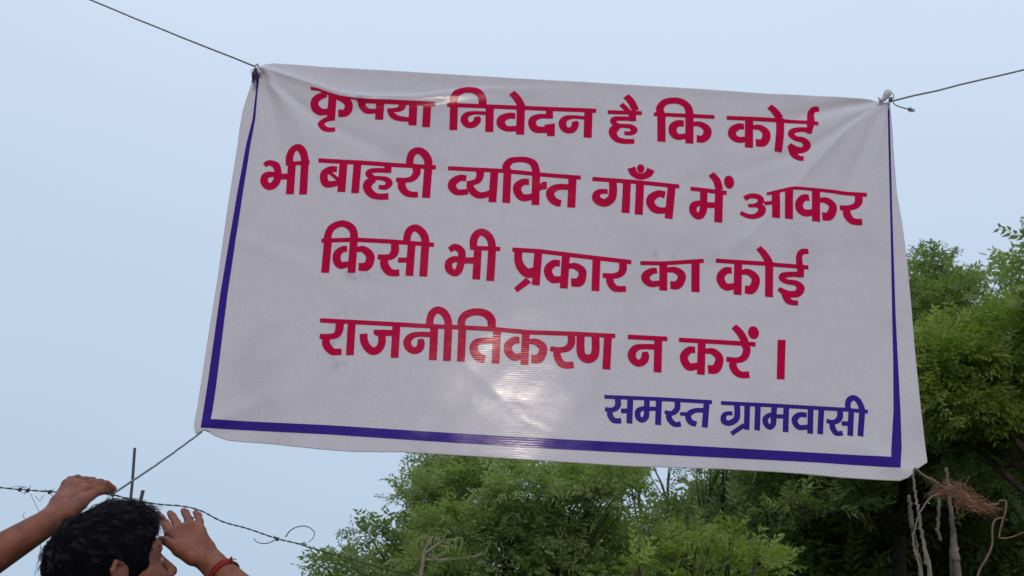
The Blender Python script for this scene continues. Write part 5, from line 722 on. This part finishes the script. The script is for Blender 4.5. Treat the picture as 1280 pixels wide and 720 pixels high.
def tree(key, label, base, per, leaf_m, tmpl, tone, seed, trunk_r, cat='tree', group=None, spread=.30, size=(.6, 1.25), kind=None, limb_every=1, name='leafy_tree', fork=.45):
    rg = np.random.default_rng(seed); cl = CLUMPS[key]; C = np.array(cl)[:, :3]
    root = empty(name, base); tag(root, label, cat, group)
    b = np.array(base, float); top = C.mean(0); low = C[:, 2].min()
    fz = b+(top-b)*np.array([fork, fork, 0])+np.array([0, 0, max(.6, (top[2]-b[2])*fork)])
    mb = MB(); q = random.Random(seed)
    tp = smooth_path([b, b+(fz-b)*.35+rg.normal(0, .06, 3), b+(fz-b)*.7+rg.normal(0, .08, 3), fz], 5); mb.tube(tp, [trunk_r*1.25, trunk_r, trunk_r*.8], 9, jitter=.08, rng=q)
    # main limbs: group clumps by direction, then a branch to every clump
    ang = np.arctan2(C[:, 2]-fz[2], C[:, 0]-fz[0]); k = 6; order = np.argsort(ang); groups = np.array_split(order, k)
    for g in groups:
        if not len(g): continue
        gc = C[g].mean(0); mid = fz+(gc-fz)*.6+rg.normal(0, .12, 3); mb.tube(smooth_path([tp[-2], fz, (fz+mid)/2+rg.normal(0, .1, 3), mid], 4), [trunk_r*.6, trunk_r*.35], 7, jitter=.06, rng=q)
        for i in g[::limb_every]:
            e = C[i]; m2 = (mid+e)/2+rg.normal(0, .08, 3); mb.tube(smooth_path([mid, m2, e], 3), [trunk_r*.26, .008], 5)
            for _ in range(2):
                t = e+rg.normal(0, 1, 3)*cl[i][3]*.55; mb.tube([m2, (m2+t)/2+rg.normal(0, .04, 3), t], [.009, .004], 4)
    mb.build('trunk', M_TRUNK, root)
    V, F, t = crown_mesh(cl, per, rg, tmpl, tone, spread, size)
    o = np_mesh('crown', V, F, leaf_m, root, smooth=False); a = o.data.attributes.new('tint', 'FLOAT', 'POINT'); a.data.foreach_set('value', t.astype(np.float32))
    o['kind'] = 'stuff'
    return root, len(F)
T7 = leaf_template(6, .20, .062, .023); T5 = leaf_template(5, .30, .105, .034)
LM1 = leaf_material('neem_leaf', (.13, .185, .065), (.31, .375, .15)); LM2 = leaf_material('bright_leaf', (.150, .210, .045), (.320, .385, .105)); LM3 = leaf_material('dark_leaf', (.10, .145, .058), (.23, .28, .12))
tot = 0
for args in (
    dict(key='A', label='broad green leafy tree below the banner\'s left half', base=(-.1, 11.3, 0), per=170, leaf_m=LM1, tmpl=T7, tone=.5, seed=1, trunk_r=.10),
    dict(key='B', label='thin dark tree with sky showing through, just under the banner\'s middle', base=(2.1, 14.2, 0), per=60, leaf_m=LM3, tmpl=T7, tone=.6, seed=2, trunk_r=.09),
    dict(key='C', label='yellow green bushy tree in front of the darker trees, right of centre', base=(1.6, 9.8, 0), per=120, leaf_m=LM2, tmpl=T7, tone=.5, seed=3, trunk_r=.08),
    dict(key='D', label='tall tree rising behind the banner\'s right edge', base=(4.2, 14.0, 0), per=150, leaf_m=LM1, tmpl=T7, tone=.45, seed=4, trunk_r=.10, fork=.72),
    dict(key='G', label='bright yellow green tree in front of the tall one, right of the banner', base=(6.6, 11.2, 0), per=185, leaf_m=LM2, tmpl=T7, tone=.4, seed=5, trunk_r=.09, fork=.75),
    dict(key='E', label='tree whose leafy branch reaches in at the far right edge', base=(6.6, 9.0, 0), per=110, leaf_m=LM1, tmpl=T7, tone=.4, seed=6, trunk_r=.12),
    dict(key='H', label='dark green tree filling the gap behind the two front trees', base=(1.0, 13.7, 0), per=30, leaf_m=LM3, tmpl=T5, tone=.6, seed=7, trunk_r=.12),
    dict(key='F', label='deep shady thicket of trees behind the poles at lower right', base=(5.5, 16.0, 0), per=30, leaf_m=LM3, tmpl=T5, tone=.55, seed=8, trunk_r=.08, fork=.7, size=(1.2, 1.8), name='shady_thicket', cat='thicket')):
    _, n = tree(**args); tot += n
print('leaf quads', tot)
# bare pale branches showing in front of the left tree
M_PALE = mat('pale_bark', (.24, .21, .16), .9, .2, var=(.17, .15, .11), vscale=20)
tA = bpy.data.objects['leafy_tree']
for B, br in (([(-0.6477, 9.9000, 2.8114),(-0.6400, 9.9000, 2.9690),(-0.6270, 9.9000, 3.0664),(-0.5720, 9.9000, 3.1669)], [.022, .014, .008]), ([(-0.6300, 9.9000, 3.0178),(-0.5380, 9.9000, 3.0921),(-0.4789, 9.9000, 3.1441),(-0.4550, 9.9000, 3.2014)], [.016, .007]), ([(-0.7199, 9.9500, 2.9732),(-0.5310, 9.9500, 2.9767),(-0.2735, 9.9500, 3.0047),(-0.1158, 10.0000, 3.0639)], [.014, .018, .008])):
    mb = MB(); mb.tube(smooth_path([V3(*p) for p in B], 6), br, 7, jitter=.1, rng=rng); mb.build('bare_branch', M_PALE, tA)
